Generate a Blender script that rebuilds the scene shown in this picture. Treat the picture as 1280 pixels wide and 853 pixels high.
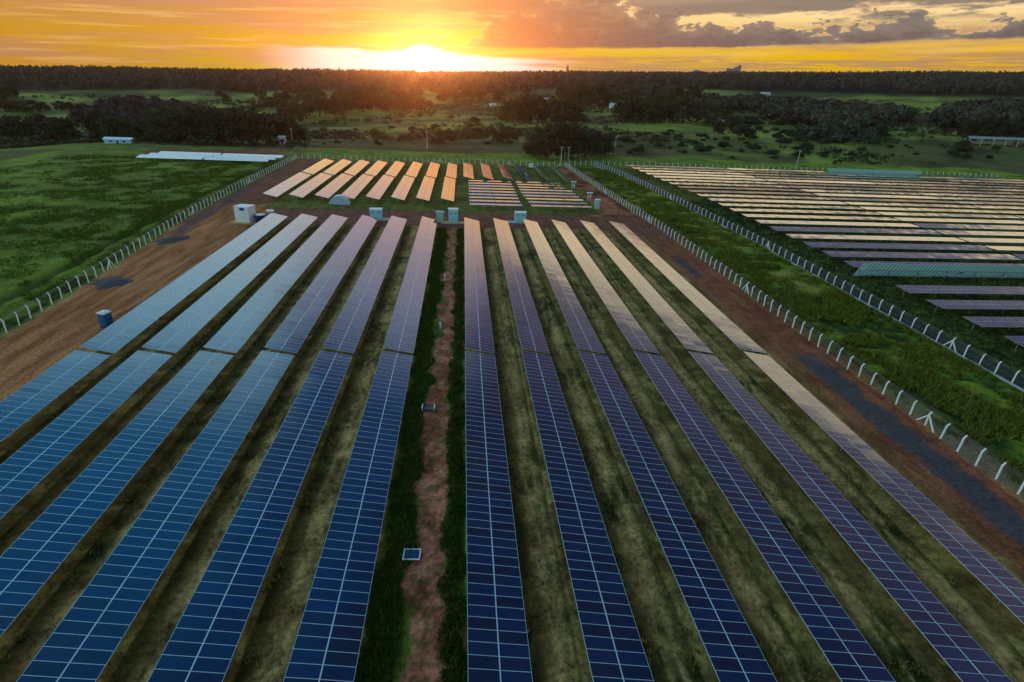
import bpy, bmesh, math, random
import numpy as np
from mathutils import Vector, Matrix
random.seed(7); rng = np.random.default_rng(7)
R = math.radians
S = bpy.context.scene
for o in list(bpy.data.objects): bpy.data.objects.remove(o)

# ------------------------------------------------------------------ camera
FPX, PITCH, ROLL, YAW, HC = 694.7134, 0.4365, 0.0455, 0.0994, 38.2
cp, sp = math.cos(PITCH), math.sin(PITCH)
FW = Vector((math.sin(YAW)*cp, math.cos(YAW)*cp, -sp))
r0 = Vector((math.cos(YAW), -math.sin(YAW), 0)); u0 = r0.cross(FW)
RT = r0*math.cos(ROLL) + u0*math.sin(ROLL); UP = -r0*math.sin(ROLL) + u0*math.cos(ROLL)
cd = bpy.data.cameras.new('camera'); cam = bpy.data.objects.new('camera', cd)
S.collection.objects.link(cam); S.camera = cam
cd.sensor_width = 36; cd.lens = FPX/1280*36; cd.clip_end = 20000; cd.clip_start = .5
M4 = Matrix((RT, UP, -FW)).transposed().to_4x4(); M4.translation = (0, 0, HC); cam.matrix_world = M4

# the site slopes gently: gravity's true up, in the frame of the site plane
TUP = Vector((-0.03594, -0.00311, 0.99935)).normalized()
SUN_AZ = -3.55; SUN_EL = 1.15

# ------------------------------------------------------------------ world
W = bpy.data.worlds.new('World'); S.world = W; W.use_nodes = True
nt = W.node_tree; nt.nodes.clear()
class N:
    def __init__(s, nt): s.t = nt
    def new(s, k, **kw):
        n = s.t.nodes.new(k)
        for a, b in kw.items(): setattr(n, a, b)
        return n
    def put(s, sock, v):
        if isinstance(v, bpy.types.NodeSocket): s.t.links.new(v, sock)
        elif isinstance(v, (tuple, list)) and len(v) == 3 and sock.type == 'RGBA': sock.default_value = (*v, 1)
        else: sock.default_value = v
    def m(s, op, a, b=None, c=None, clamp=False):
        n = s.new('ShaderNodeMath', operation=op, use_clamp=clamp)
        for i, v in enumerate((a, b, c)):
            if v is not None: s.put(n.inputs[i], v)
        return n.outputs[0]
    def ss(s, v, lo, hi, a=0., b=1.):
        n = s.new('ShaderNodeMapRange', interpolation_type='SMOOTHSTEP')
        for i, q in enumerate((v, lo, hi, a, b)): s.put(n.inputs[i], q)
        return n.outputs[0]
    def mix(s, f, a, b, mode='MIX'):
        n = s.new('ShaderNodeMix', data_type='RGBA', blend_type=mode)
        s.put(n.inputs[0], f); s.put(n.inputs[6], a); s.put(n.inputs[7], b)
        return n.outputs[2]
    def xyz(s, x, y, z):
        n = s.new('ShaderNodeCombineXYZ')
        for i, v in enumerate((x, y, z)): s.put(n.inputs[i], v)
        return n.outputs[0]
    def noise(s, vec, scale, detail=4, rough=.55, dist=0.):
        n = s.new('ShaderNodeTexNoise')
        s.put(n.inputs['Vector'], vec); n.inputs['Scale'].default_value = scale
        n.inputs['Detail'].default_value = detail; n.inputs['Roughness'].default_value = rough
        n.inputs['Distortion'].default_value = dist
        return n.outputs[0]
    def ramp(s, f, pts):
        n = s.new('ShaderNodeValToRGB'); e = n.color_ramp.elements
        for i, (p, c) in enumerate(pts):
            q = e[i] if i < 2 else e.new(p)
            q.position = p; q.color = (*c, 1)
        s.put(n.inputs[0], f); return n.outputs[0]

def build_sky():
    n = N(nt)
    tc = n.new('ShaderNodeTexCoord')
    # rotate the direction into gravity's frame
    q = TUP.rotation_difference(Vector((0, 0, 1)))
    mp = n.new('ShaderNodeMapping', vector_type='POINT'); mp.inputs['Rotation'].default_value = q.to_euler()
    nt.links.new(tc.outputs['Generated'], mp.inputs['Vector']); v = mp.outputs[0]
    sky = n.new('ShaderNodeTexSky', sky_type='NISHITA', sun_disc=False)
    sky.sun_elevation = R(SUN_EL); sky.sun_rotation = R(SUN_AZ)
    sky.altitude = 400; sky.air_density = 1.6; sky.dust_density = 4.; sky.ozone_density = .3
    nt.links.new(v, sky.inputs[0])
    sx = n.new('ShaderNodeSeparateXYZ'); nt.links.new(v, sx.inputs[0])
    x, y, z = sx.outputs
    az = n.m('SUBTRACT', n.m('MULTIPLY', n.m('ARCTAN2', x, y), 57.2958), SUN_AZ)
    el = n.m('MULTIPLY', n.m('ARCSINE', n.m('MINIMUM', n.m('MAXIMUM', z, -1.), 1.)), 57.2958)
    aaz = n.m('ABSOLUTE', az)
    # soft distortion of the bands
    low = n.noise(n.xyz(n.m('MULTIPLY', az, .05), n.m('MULTIPLY', el, .35), 0.), 1., 5, .6)
    eld = n.m('ADD', el, n.m('MULTIPLY', n.m('SUBTRACT', low, .5), 1.5))
    # ---- background by elevation, left of the sun
    e90 = n.m('DIVIDE', eld, 60., clamp=True)
    left = n.ramp(e90, [(0, (.54, .20, .0)), (1.5/60, (.56, .23, .0)), (3.2/60, (.50, .24, .01)), (5.6/60, (.38, .19, .12)), (9/60, (1.65, .92, .10)),
                        (12/60, (1.9, 1.16, .24)), (15/60, (1.5, 1.1, .85)), (18/60, (1.25, 1.35, 1.4)), (24/60, (1.1, 1.7, 1.95)), (31/60, (.85, 1.75, 2.3)), (39/60, (.06, .60, 1.25)), (48/60, (.02, .42, 1.0)), (1, (.03, .20, .45))])
    midr = n.ramp(e90, [(0, (.72, .32, .01)), (3.5/60, (.62, .33, .08)), (5.6/60, (.52, .33, .2)), (9/60, (1.5, .74, .22)), (12/60, (1.35, .92, .66)),
                        (16/60, (1.0, .80, .95)), (22/60, (.72, .82, 1.15)), (32/60, (.03, .20, .55)), (50/60, (.01, .20, .62)), (1, (.04, .13, .28))])
    right = n.ramp(e90, [(0, (.72, .38, .0)), (1.8/60, (.82, .48, .0)), (3.5/60, (.74, .52, .20)), (6/60, (1.2, .93, .52)), (8/60, (1.62, 1.34, .78)),
                        (10.6/60, (1.42, 1.17, .74)), (12.8/60, (.25, .22, .30)), (18/60, (.16, .13, .28)), (28/60, (.03, .04, .12)), (45/60, (.02, .05, .13)), (1, (.04, .09, .22))])
    col = n.mix(n.ss(az, -7., 2.), left, midr); col = n.mix(n.ss(az, 10., 19.), col, right)
    # blue dusk behind the camera
    col = n.mix(n.ss(aaz, 80., 130.), col, n.mix(n.ss(el, 4., 30.), (.80, 1.25, 1.35), (.14, .24, .38)))
    # ---- yellow glow round the sun, wide and low
    d2 = n.m('ADD', n.m('POWER', n.m('DIVIDE', az, 23.), 2.), n.m('POWER', n.m('DIVIDE', eld, 3.9), 2.))
    gl = n.m('POWER', 2.718, n.m('MULTIPLY', d2, -1.))
    col = n.mix(n.m('MULTIPLY', gl, .95), col, (.46, .50, .0))
    # ---- streaks
    st = n.noise(n.xyz(n.m('MULTIPLY', az, .045), n.m('MULTIPLY', el, .8), 3.), 1., 6, .62)
    stm = n.m('MULTIPLY', n.ss(st, .42, .60), .68)
    col = n.mix(n.m('MULTIPLY', stm, n.m('MULTIPLY', n.ss(el, .3, 1.5), n.ss(el, 9., 6.5))), col, (.40, .20, .15))
    st2 = n.noise(n.xyz(n.m('MULTIPLY', az, .09), n.m('MULTIPLY', el, 1.7), 9.), 1., 6, .6)
    col = n.mix(n.m('MULTIPLY', n.m('MULTIPLY', n.ss(st2, .50, .66), n.ss(el, 9., 6.5)), .40), col, (.85, .55, .22))
    # ---- white flare of sky over the sun
    wn = n.noise(n.xyz(n.m('MULTIPLY', az, .12), n.m('MULTIPLY', el, .6), 5.), 1., 5, .6)
    top = n.m('ADD', n.m('MULTIPLY', n.m('POWER', 2.718, n.m('MULTIPLY', n.m('POWER', n.m('DIVIDE', az, 1.8), 2.), -1.)), .6), n.m('ADD', 2.05, n.m('MULTIPLY', az, -.035)))
    top = n.m('ADD', top, n.m('MULTIPLY', n.m('SUBTRACT', wn, .5), 1.3))
    wm = n.m('MULTIPLY', n.ss(n.m('SUBTRACT', top, el), 0., .32), n.ss(aaz, 15., 8.))
    wc = n.mix(n.ss(aaz, 1., 12.), (1.1, 1.02, .95), (.72, .66, .66))
    col = n.mix(wm, col, wc)
    # ---- cumulus bank right of the sun
    cv = n.xyz(n.m('MULTIPLY', az, .36), n.m('MULTIPLY', el, .75), 1.)
    cn = n.noise(cv, 1., 8, .62, .25)
    cn2 = n.noise(n.xyz(n.m('MULTIPLY', az, .10), n.m('MULTIPLY', el, .22), 7.), 1., 3, .5)
    base = n.m('ADD', 2.35, n.m('MULTIPLY', n.m('SUBTRACT', n.noise(n.xyz(n.m('MULTIPLY', az, .14), 0., 2.), 1., 5, .7), .5), .9))
    base = n.m('ADD', base, n.ss(az, 25., 48., 0., .35))
    topc = n.m('ADD', n.m('ADD', 2.7, n.m('MULTIPLY', n.m('SUBTRACT', cn, .5), 6.0)), n.m('ADD', n.m('MULTIPLY', n.ss(az, 2., 9.), 2.6), n.m('MULTIPLY', n.ss(az, 20., 30.), -1.3)))
    topc = n.m('ADD', topc, n.m('MULTIPLY', n.m('SUBTRACT', cn2, .5), 3.))
    bank = n.m('MULTIPLY', n.ss(n.m('SUBTRACT', el, base), 0., .22), n.ss(n.m('SUBTRACT', topc, el), 0., .25))
    bank = n.m('MULTIPLY', bank, n.ss(az, -1., 7.))
    shade = n.ss(n.m('SUBTRACT', topc, el), 0., 1.6)
    fine = n.noise(n.xyz(n.m('MULTIPLY', az, 1.1), n.m('MULTIPLY', el, 2.2), 4.), 1., 6, .65)
    cwarm = n.mix(shade, (.46, .24, .11), (.20, .105, .075)); ccool = n.mix(shade, (.17, .175, .18), (.050, .080, .11))
    cc = n.mix(n.ss(az, 5., 24.), cwarm, ccool)
    cc = n.mix(n.ss(fine, .35, .75, 0., .45), cc, n.mix(n.ss(az, 6., 30.), (.34, .19, .12), (.12, .145, .17)))
    col = n.mix(n.m('MULTIPLY', bank, .94), col, cc)
    # rim of light along the ragged tops
    rim = n.m('MULTIPLY', n.ss(n.m('SUBTRACT', topc, el), -.25, .02), n.ss(n.m('SUBTRACT', topc, el), .3, .05))
    rim = n.m('MULTIPLY', n.m('MULTIPLY', rim, n.ss(el, 2.6, 3.2)), n.m('MULTIPLY', n.ss(az, 1., 6.), n.ss(el, 9., 6.)))
    col = n.mix(n.m('MULTIPLY', rim, .30), col, (.92, .70, .32))
    # high deck, ragged, over the right
    hn = n.noise(n.xyz(n.m('MULTIPLY', az, .13), n.m('MULTIPLY', el, .62), 11.), 1., 7, .6)
    hd = n.m('MULTIPLY', n.ss(n.m('ADD', hn, n.ss(el, 4.2, 6.2, -.06, .12)), .46, .54), n.m('MULTIPLY', n.ss(el, 3.6, 4.6), n.ss(el, 6.9, 6.1)))
    hd = n.m('MULTIPLY', hd, n.ss(az, -6., 8.))
    col = n.mix(n.m('MULTIPLY', hd, .85), col, n.mix(n.ss(az, 4., 24.), (.26, .14, .10), (.075, .115, .145)))
    # thin purple bars near the horizon on the right
    bn = n.noise(n.xyz(n.m('MULTIPLY', az, .11), n.m('MULTIPLY', el, 2.1), 17.), 1., 5, .6)
    bm = n.m('MULTIPLY', n.ss(bn, .46, .54), n.m('MULTIPLY', n.ss(el, 2.0, 1.5), n.ss(az, 7., 12.)))
    col = n.mix(n.m('MULTIPLY', bm, .8), col, (.42, .25, .13))
    # large soft clouds high up (seen mirrored in the modules)
    up = n.noise(v, 2.6, 5, .6, .4)
    um = n.m('MULTIPLY', n.ss(up, .48, .66), n.ss(el, 14., 24.))
    col = n.mix(n.m('MULTIPLY', um, .10), col, n.mix(n.ss(az, -25., 20.), (.66, .84, .92), (.30, .26, .36)))
    # the sun itself
    ds = n.m('SQRT', n.m('ADD', n.m('POWER', az, 2.), n.m('POWER', n.m('SUBTRACT', el, .7), 2.)))
    sun = n.m('ADD', n.m('MULTIPLY', n.ss(ds, .5, .35), 40.), n.m('MULTIPLY', n.m('POWER', 2.718, n.m('MULTIPLY', ds, -.9)), 1.0))
    col = n.mix(1., col, n.mix(1., (1., .86, .55), n.xyz(sun, sun, sun), 'MULTIPLY'), 'ADD')
    # below the horizon: dim earth
    col = n.mix(n.ss(el, -1.2, -.4, 1., 0.), col, (.03, .035, .02))
    b1 = n.new('ShaderNodeBackground'); b1.inputs[1].default_value = .05; nt.links.new(sky.outputs[0], b1.inputs[0])
    b2 = n.new('ShaderNodeBackground'); b2.inputs[1].default_value = SKY_K; nt.links.new(col, b2.inputs[0])
    ad = n.new('ShaderNodeAddShader'); nt.links.new(b1.outputs[0], ad.inputs[0]); nt.links.new(b2.outputs[0], ad.inputs[1])
    out = n.new('ShaderNodeOutputWorld'); nt.links.new(ad.outputs[0], out.inputs[0])
SKY_K = 1.0
build_sky()
W.cycles.sampling_method = 'MANUAL'; W.cycles.sample_map_resolution = 1024

sl = bpy.data.lights.new('sun', 'SUN'); sl.energy = 2.4; sl.angle = R(.53); sl.color = (1., .36, .09)
sun = bpy.data.objects.new('sun', sl); S.collection.objects.link(sun)
sd = Vector((math.sin(R(SUN_AZ))*math.cos(R(SUN_EL)), math.cos(R(SUN_AZ))*math.cos(R(SUN_EL)), math.sin(R(SUN_EL))))
sd = TUP.rotation_difference(Vector((0, 0, 1))).inverted() @ sd
sun.rotation_euler = sd.to_track_quat('Z', 'Y').to_euler(); sun.location = (0, 200, 80)
S.view_settings.view_transform = 'Standard'; S.view_settings.look = 'None'
S.view_settings.exposure = 0.0; S.view_settings.gamma = 1; S.view_settings.use_curve_mapping = False

# ------------------------------------------------------------------ terrain
_NG = {}
def vnoise(x, y, seed=0):
    if seed not in _NG: _NG[seed] = np.random.default_rng(seed).random((257, 257))
    g = _NG[seed]
    xi = np.floor(x).astype(int); yi = np.floor(y).astype(int)
    fx = x-xi; fy = y-yi; fx = fx*fx*(3-2*fx); fy = fy*fy*(3-2*fy)
    a = g[xi % 256, yi % 256]; b = g[(xi+1) % 256, yi % 256]; c = g[xi % 256, (yi+1) % 256]; d = g[(xi+1) % 256, (yi+1) % 256]
    return (a*(1-fx)+b*fx)*(1-fy)+(c*(1-fx)+d*fx)*fy
def fbm(x, y, sc, seed=0, o=4, ro=.5):
    x = np.asarray(x, float)*sc; y = np.asarray(y, float)*sc; t = 0; a = 1; n = 0
    for i in range(o):
        t = t+a*vnoise(x*2**i+i*17.3, y*2**i-i*9.1, seed+i); n += a; a *= ro
    return t/n
def sst(a, lo, hi):
    t = np.clip((np.asarray(a, float)-lo)/(hi-lo), 0, 1); return t*t*(3-2*t)
def far_h(x, y):
    x = np.asarray(x, float); y = np.asarray(y, float)
    dx = np.maximum(np.maximum(-170-x, x-330), 0); dy = np.maximum(y-305, 0)
    w = sst(np.hypot(dx, dy), 0, 160)
    d = np.hypot(x, y)
    lvl = 0.03596*x+0.00311*(y-300)
    roll = (fbm(x, y, 1/260., 31, 3)-.5)*9*sst(d, 340, 600)
    ridge = 37*sst(d, 700, 1420)+4*sst(d, 1400, 2600)+(fbm(x, y, 1/700., 77, 2)-.5)*4*sst(d, 900, 1500)
    val = -5*np.exp(-((d-560)/160.)**2)
    return w*(lvl+roll+ridge+val)
LW = lambda Y: np.interp(Y, [84, 113, 158, 201, 236, 288], [-69.6, -71.7, -76.2, -78.5, -79.2, -80.])
RF = lambda Y: np.interp(Y, [117, 139, 164, 193, 289], [59.5, 59.3, 58.6, 56.6, 52.2])
SF = lambda Y: np.interp(Y, [65, 150, 183, 223, 262, 299], [82.2, 82.0, 80.2, 77.6, 75.0, 68.5])
XS = [-52.91, -44.74, -36.5, -28.16, -20.06, -11.49, 0.46, 8.75, 17.3, 25.7, 34.15, 42.81]

def masks(X, Y):
    j = (fbm(X, Y, .35, 3, 4)-.5); j2 = (fbm(X, Y, .09, 5, 4)-.5); st = fbm(X*1., Y*.08, .9, 8, 4)
    l, r, s = LW(Y), RF(Y), SF(Y)
    inside = (X > l) & (X < r)
    edge_l = np.interp(Y, [20, 150, 165, 300], [-55.0, -54.6, -60, -66.5])
    m_left = sst(X+j*2.5, l+.3, l+1.5)*(1-sst(X+j*3.0, edge_l-1.2, edge_l+.6))*(Y < 292)
    m_cross = sst(Y+j*5+j2*6, 155.5, 159.5)*(1-sst(Y+j*4+j2*5, 176., 180))*inside
    er = 48.6
    m_right = sst(X+j*2.8, er, er+1.6)*(1-sst(X+j*1.5, r-.6, r+.8))*(Y < 185)
    m_yard = sst(X+j*4+j2*4, np.interp(Y, [180, 235, 240, 290], [43.5, 46, 46, 46]), 48)*(1-sst(X+j*1.5, r-.6, r+.6))*((Y >= 175) & (Y < 288))
    road = np.clip(np.maximum.reduce([m_left, m_cross, m_right, m_yard]), 0, 1)
    wob = (vnoise(Y*.14, Y*0+3, 41)-.5)*1.8+j*4.6
    path = sst(X+wob, -4.9, -4.0)*(1-sst(X+wob, -1.3, -.4))*(Y > 5)*(Y < 157)
    return road, path

def axis(parts):
    out = []
    for a, b, s in parts: out += list(np.arange(a, b, s))
    return out
def grow(a, b, s, k):
    out = [a]
    while abs(out[-1]) < abs(b): out.append(out[-1]+s); s *= k
    return out
gx = sorted(set([-q for q in grow(190, 5200, 2.5, 1.05)]+axis([(-189, -92, 1.3), (-92, -58, .5), (-58, 62, .25), (62, 92, .5), (92, 300, 1.6)])+grow(300, 5200, 2.5, 1.05)))
gy = sorted(set(grow(340, 5400, 2.2, 1.018)+axis([(-40, 14, 3), (14, 80, .3), (80, 110, .5), (110, 200, .8), (200, 338, 1.3)])))
gx = np.array(gx); gy = np.array(gy)
X, Y = np.meshgrid(gx, gy, indexing='ij')
road, path = masks(X, Y)
ins = (X > LW(Y)) & (X < RF(Y)) & (Y < 290)
strip = (X >= RF(Y)) & (X < SF(Y)) & (Y < 300)
rfield = (X >= SF(Y)) & (X < 330) & (Y < 303)
lfield = (X <= LW(Y)) & (Y < 305)
sl_ = np.zeros(X.shape)
n1 = fbm(X, Y, .6, 11, 5, .6); n2 = fbm(X, Y, .12, 12, 4); n3 = fbm(X, Y, .03, 13, 4); nS = fbm(X*1., Y*.12, 1.1, 15, 5, .6)
Z = far_h(X, Y)
bump = (n1-.5)*.28
bump = np.where(strip, (n1-.5)*.7+(n2-.5)*1.6, bump)
bump = np.where(lfield, (n1-.5)*.35+(n2-.5)*1.0, bump)
rut = -.07*np.exp(-((((X-LW(Y)-5.5))/.35)**2))-.07*np.exp(-((((X-LW(Y)-7.6))/.35)**2))
bump = bump*(1-.8*road)*(1-.6*path)+road*((nS-.5)*.16)
far = np.hypot(X, Y)
bump = bump*(1-sst(far, 300, 500))+(fbm(X, Y, .045, 19, 4)-.5)*2.2*sst(far, 320, 450)
Z = Z+bump
def c3(a, b, t): return np.asarray(a)*(1-t[..., None])+np.asarray(b)*t[..., None]
green = c3((.040, .062, .005), (.125, .185, .012), sst(n1*.6+n2*.4, .3, .7))
dry = c3((.24, .138, .042), (.54, .335, .105), sst(nS*.6+n1*.4, .35, .68))
soil = c3((.23, .080, .022), (.50, .205, .070), sst(nS*.7+n3*.3, .3, .7))
redsoil = c3((.18, .055, .024), (.36, .125, .052), sst(n1*.5+nS*.5, .3, .7))
# between the rows: green with painted-in shade beside each table's right edge, dry in the middle of the aisle
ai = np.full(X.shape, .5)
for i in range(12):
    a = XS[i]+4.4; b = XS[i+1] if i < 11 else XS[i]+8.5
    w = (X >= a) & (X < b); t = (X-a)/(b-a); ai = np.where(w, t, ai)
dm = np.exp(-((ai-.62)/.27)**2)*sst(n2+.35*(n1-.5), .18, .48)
under = np.zeros(X.shape, bool)
for q in XS: under |= (X > q) & (X < q+4.4)
dm = np.where(under, .35, dm)
C = green*.8
mainf = ins & (Y < 160)
wx = (vnoise(X*.15, Y*.22, 51)-.5)*.30+(vnoise(X*.3, Y*1.1, 52)-.5)*.10
for tc_, wd_, am_ in ((.50, .045, .8), (.74, .05, 1.)):
    sl_ = np.maximum(sl_, am_*np.exp(-((ai-tc_-wx)/wd_)**2)*sst(fbm(X, Y, .7, 53, 4, .65), .34, .56))
lush = c3((.016, .024, .003), (.055, .058, .009), sst(n1, .35, .65))  # lush grass, its colour darkened further for the shade along the tables
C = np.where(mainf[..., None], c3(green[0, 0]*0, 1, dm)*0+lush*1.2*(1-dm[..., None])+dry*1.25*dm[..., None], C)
C = np.where(mainf[..., None], C*(1-.8*sl_[..., None])+np.array((.46, .36, .105))*.9*sl_[..., None], C)
bare = sst(fbm(X*1.3, Y*.35, .5, 61, 4, .6), .56, .70)*np.where(mainf & ~under, np.exp(-((ai-.45)/.25)**2), 0)*.5
C = C*(1-bare[..., None])+soil*.6*bare[..., None]
cw = mainf & (X > -7.2) & (X < .5)
C = np.where(cw[..., None], green*1.05, C)
farm = ins & (Y >= 178)
C = np.where(farm[..., None], green*.95*(1-.25*dm[..., None])+dry*.25*dm[..., None], C)
C = np.where(strip[..., None], c3((.030, .055, .004), (.16, .235, .014), sst(n1*.5+n2*.5, .36, .64))*(1-sst(n2, .5, .8)[..., None]*.4)+dry*sst(n2, .5, .8)[..., None]*.4, C)
# bare soil on the bank outside the right fence
bk = np.clip(1-sst(X-RF(Y)+(n1-.5)*5+(n2-.5)*8, .5, 5.0), 0, 1)*strip*np.interp(Y, [30, 58, 70, 110, 140, 250], [1, .95, .75, .55, .8, .8])
sand = c3((.26, .17, .075), (.36, .25, .12), n1)
bc = np.where((Y < 66)[..., None], sand, redsoil*1.1)
C = C*(1-bk[..., None])+bc*bk[..., None]
C = np.where(rfield[..., None], green*.62+dry*.10, C)
C = np.where(lfield[..., None], (green*.6+green.mean((0, 1))*.5)*(1.15+.55*sst(n3, .35, .65)[..., None]), C)
# furrow beyond the left fence
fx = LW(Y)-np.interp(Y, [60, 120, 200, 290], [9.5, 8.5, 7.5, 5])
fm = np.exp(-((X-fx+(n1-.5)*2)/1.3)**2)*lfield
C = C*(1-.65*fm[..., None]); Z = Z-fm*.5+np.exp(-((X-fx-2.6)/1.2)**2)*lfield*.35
for k in range(5):
    yy = 150+k*31; lm = np.exp(-((Y-yy-(X+100)*.45+(n2-.5)*16)/1.6)**2)*(X < LW(Y)-14)*(Y < 300)*sst(n3, .3, .6)
    C = C*(1-.35*lm[..., None]); Z = Z+lm*.35
# far country
mead = c3((.10, .115, .018), (.26, .30, .045), sst(fbm(X, Y, .02, 21, 5, .6), .35, .65))
scrub = c3((.045, .056, .014), (.10, .11, .028), sst(fbm(X, Y, .035, 23, 4, .6), .35, .65))
az = np.degrees(np.arctan2(X, Y))
mm = sst(fbm(X, Y, .008, 27, 4, .6)-.10*sst(az, -8, 6)+.16*sst(far, 450, 700), .42, .58)
fc = mead*mm[..., None]+scrub*(1-mm[..., None])
band = ((Y > 290) & (Y < 338+(n3-.5)*20) & (X > -95) & (X < 330))
fc = np.where(band[..., None], green*1.6+np.array((.012, .02, 0)), fc)
strip2 = (Y > 282) & (Y < 330) & (X <= -82)
fc = np.where(strip2[..., None], green*1.5*(1-sst(n3, .5, .6)[..., None])+soil*.5*sst(n3, .5, .6)[..., None], fc)
ft = sst(Y+(n2-.5)*6, 288, 294)
C = C*(1-ft[..., None])+fc*ft[..., None]
outm = ((X < -190) & (Y < 300)) | ((X > 330) & (Y < 300))
C = np.where(outm[..., None], mead*.8, C)
wood = sst(far, 1040, 1100); C = C*(1-wood[..., None])+np.array((.012, .018, .010))*wood[..., None]
# roads, path, gravel
ot = sst(X+(n2-.5)*4, 49, 53)[..., None]; rc = np.where((X < -45)[..., None], soil*1.2, redsoil*.9*ot+(dry*.35+soil*.35)*(1-ot))
cr = ((Y > 152) & (Y < 184) & (X > -58))[..., None]
rc = np.where(cr, redsoil*.62+np.array((.022, .018, .016)), rc)
yard = ((Y >= 176) & (X > 40))[..., None]; rc = np.where(yard, redsoil*(1.35-.9*sst(n2, .45, .6)[..., None]), rc)
yl = ((Y >= 182) & (X < -50))[..., None]; rc = np.where(yl, redsoil*.72+np.array((.012, .012, .008)), rc)
gr = np.exp(-(((X-55.3+(n1-.5)*2.6+(n2-.5)*1.5)/2.1)**6))*sst(Y, 28, 33)*(1-sst(Y+(n2-.5)*8, 72, 79))
gr = np.maximum(gr, np.exp(-(((X-53.6+(n1-.5))/1.3)**4))*np.exp(-(((Y-124)/8)**4)))
gr = np.maximum(gr, np.exp(-(((X-(LW(Y)+3.2))/2.)**4))*sst(Y, 140, 147)*(1-sst(Y, 205, 220))*.75)
gr = gr*sst(fbm(X, Y, 1.3, 88, 3)+gr*.5, .42, .60)
rc = rc*(1-gr[..., None])+np.array((.075, .070, .068))*gr[..., None]*(0.7+.6*n1[..., None])
C = C*(1-road[..., None])+rc*road[..., None]
wd = sst(fbm(X, Y, 1.5, 71, 3), .54, .62)
pc = c3((.27, .080, .034), (.60, .225, .115), sst(n1, .3, .7))*(1-.6*wd[..., None])+green*.35*wd[..., None]
C = C*(1-path[..., None])+pc*path[..., None]
C = np.clip(C, .002, 1)

def raw_mesh(name, V, F, cols=None, smooth=True, mats=()):
    V = np.asarray(V, np.float32); F = np.asarray(F, np.int32); k = F.shape[1]
    me = bpy.data.meshes.new(name); me.vertices.add(len(V)); me.vertices.foreach_set('co', V.ravel())
    me.loops.add(F.size); me.loops.foreach_set('vertex_index', F.ravel())
    me.polygons.add(len(F)); me.polygons.foreach_set('loop_start', np.arange(0, F.size, k, dtype=np.int32))
    me.polygons.foreach_set('loop_total', np.full(len(F), k, np.int32))
    if smooth: me.polygons.foreach_set('use_smooth', np.ones(len(F), bool))
    if cols is not None:
        a = me.color_attributes.new('Col', 'FLOAT_COLOR', 'POINT')
        a.data.foreach_set('color', np.concatenate([cols, np.ones((len(cols), 1))], 1).astype(np.float32).ravel())
    for m in mats: me.materials.append(m)
    me.update(calc_edges=True); return me

def link(name, me, parent=None, loc=(0, 0, 0), rot=(0, 0, 0)):
    o = bpy.data.objects.new(name, me); S.collection.objects.link(o)
    o.parent = parent; o.location = loc; o.rotation_euler = rot; return o
def tag(o, label=None, cat=None, group=None, kind=None):
    if label: o['label'] = label
    if cat: o['category'] = cat
    if group: o['group'] = group
    if kind: o['kind'] = kind
    return o
def thing(name, label, cat, loc=(0, 0, 0), rotz=0, group=None):
    return tag(link(name, None, None, loc, (0, 0, rotz)), label, cat, group)

# ------------------------------------------------------------------ materials
def mat(name, col, rough=.8, metal=0., bump=0., bscale=5., var=.25, spec=.5, vscale=3.):
    m = bpy.data.materials.new(name); m.use_nodes = True; t = m.node_tree; n = N(t); b = t.nodes['Principled BSDF']
    tc = n.new('ShaderNodeTexCoord'); no = n.noise(tc.outputs['Object'], vscale, 5, .6)
    k = n.m('ADD', 1-var, n.m('MULTIPLY', no, 2*var))
    t.links.new(n.mix(1., col, n.xyz(k, k, k), 'MULTIPLY'), b.inputs['Base Color'])
    b.inputs['Roughness'].default_value = rough; b.inputs['Metallic'].default_value = metal; b.inputs['Specular IOR Level'].default_value = spec
    if bump:
        bp = n.new('ShaderNodeBump'); bp.inputs['Strength'].default_value = bump; bp.inputs['Distance'].default_value = .05
        t.links.new(n.noise(tc.outputs['Object'], bscale, 4), bp.inputs['Height']); t.links.new(bp.outputs[0], b.inputs['Normal'])
    return m
def vmat(name, rough=.95, fine=2.2, strength=.5, k=.5, trans=0., dist=.15):
    m = bpy.data.materials.new(name); m.use_nodes = True; t = m.node_tree; n = N(t); b = t.nodes['Principled BSDF']
    a = n.new('ShaderNodeVertexColor', layer_name='Col'); tc = n.new('ShaderNodeTexCoord')
    no = n.noise(tc.outputs['Object'], fine, 6, .7)
    q = n.m('ADD', 1-k, n.m('MULTIPLY', n.ss(no, .28, .72), 2*k))
    t.links.new(n.mix(1., a.outputs[0], n.xyz(q, q, q), 'MULTIPLY'), b.inputs['Base Color'])
    b.inputs['Roughness'].default_value = rough; b.inputs['Specular IOR Level'].default_value = .15
    if strength:
        bp = n.new('ShaderNodeBump'); bp.inputs['Strength'].default_value = strength; bp.inputs['Distance'].default_value = dist
        t.links.new(no, bp.inputs['Height']); t.links.new(bp.outputs[0], b.inputs['Normal'])
    return m
M_ground = vmat('ground_soil_grass', strength=.8, dist=.22, k=.45)
M_leaf = vmat('leaves', fine=1.2, strength=0, k=.25)
M_grass = vmat('grass_blades', fine=1.2, strength=0, k=.2)
M_bark = mat('bark', (.07, .05, .04), .9)
M_alu = mat('aluminium_frame', (.50, .70, .69), .45, .25, var=.1)
M_rail = mat('module_rail', (.46, .70, .70), .5, .2, var=.1)
M_steel = mat('galvanised_steel', (.30, .33, .34), .5, .6, var=.2)
M_back = mat('backsheet', (.52, .92, .92), .55, 0, var=.08)
M_edge_shade = mat('edge_shade_bar', (.03, .09, .13), .6, 0)  # dark colour for the shadow line at module frame edges
M_post = mat('painted_concrete', (.80, .88, .82), .75, var=.15)
M_wire = mat('fence_wire', (.25, .28, .28), .5, .5)
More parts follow.
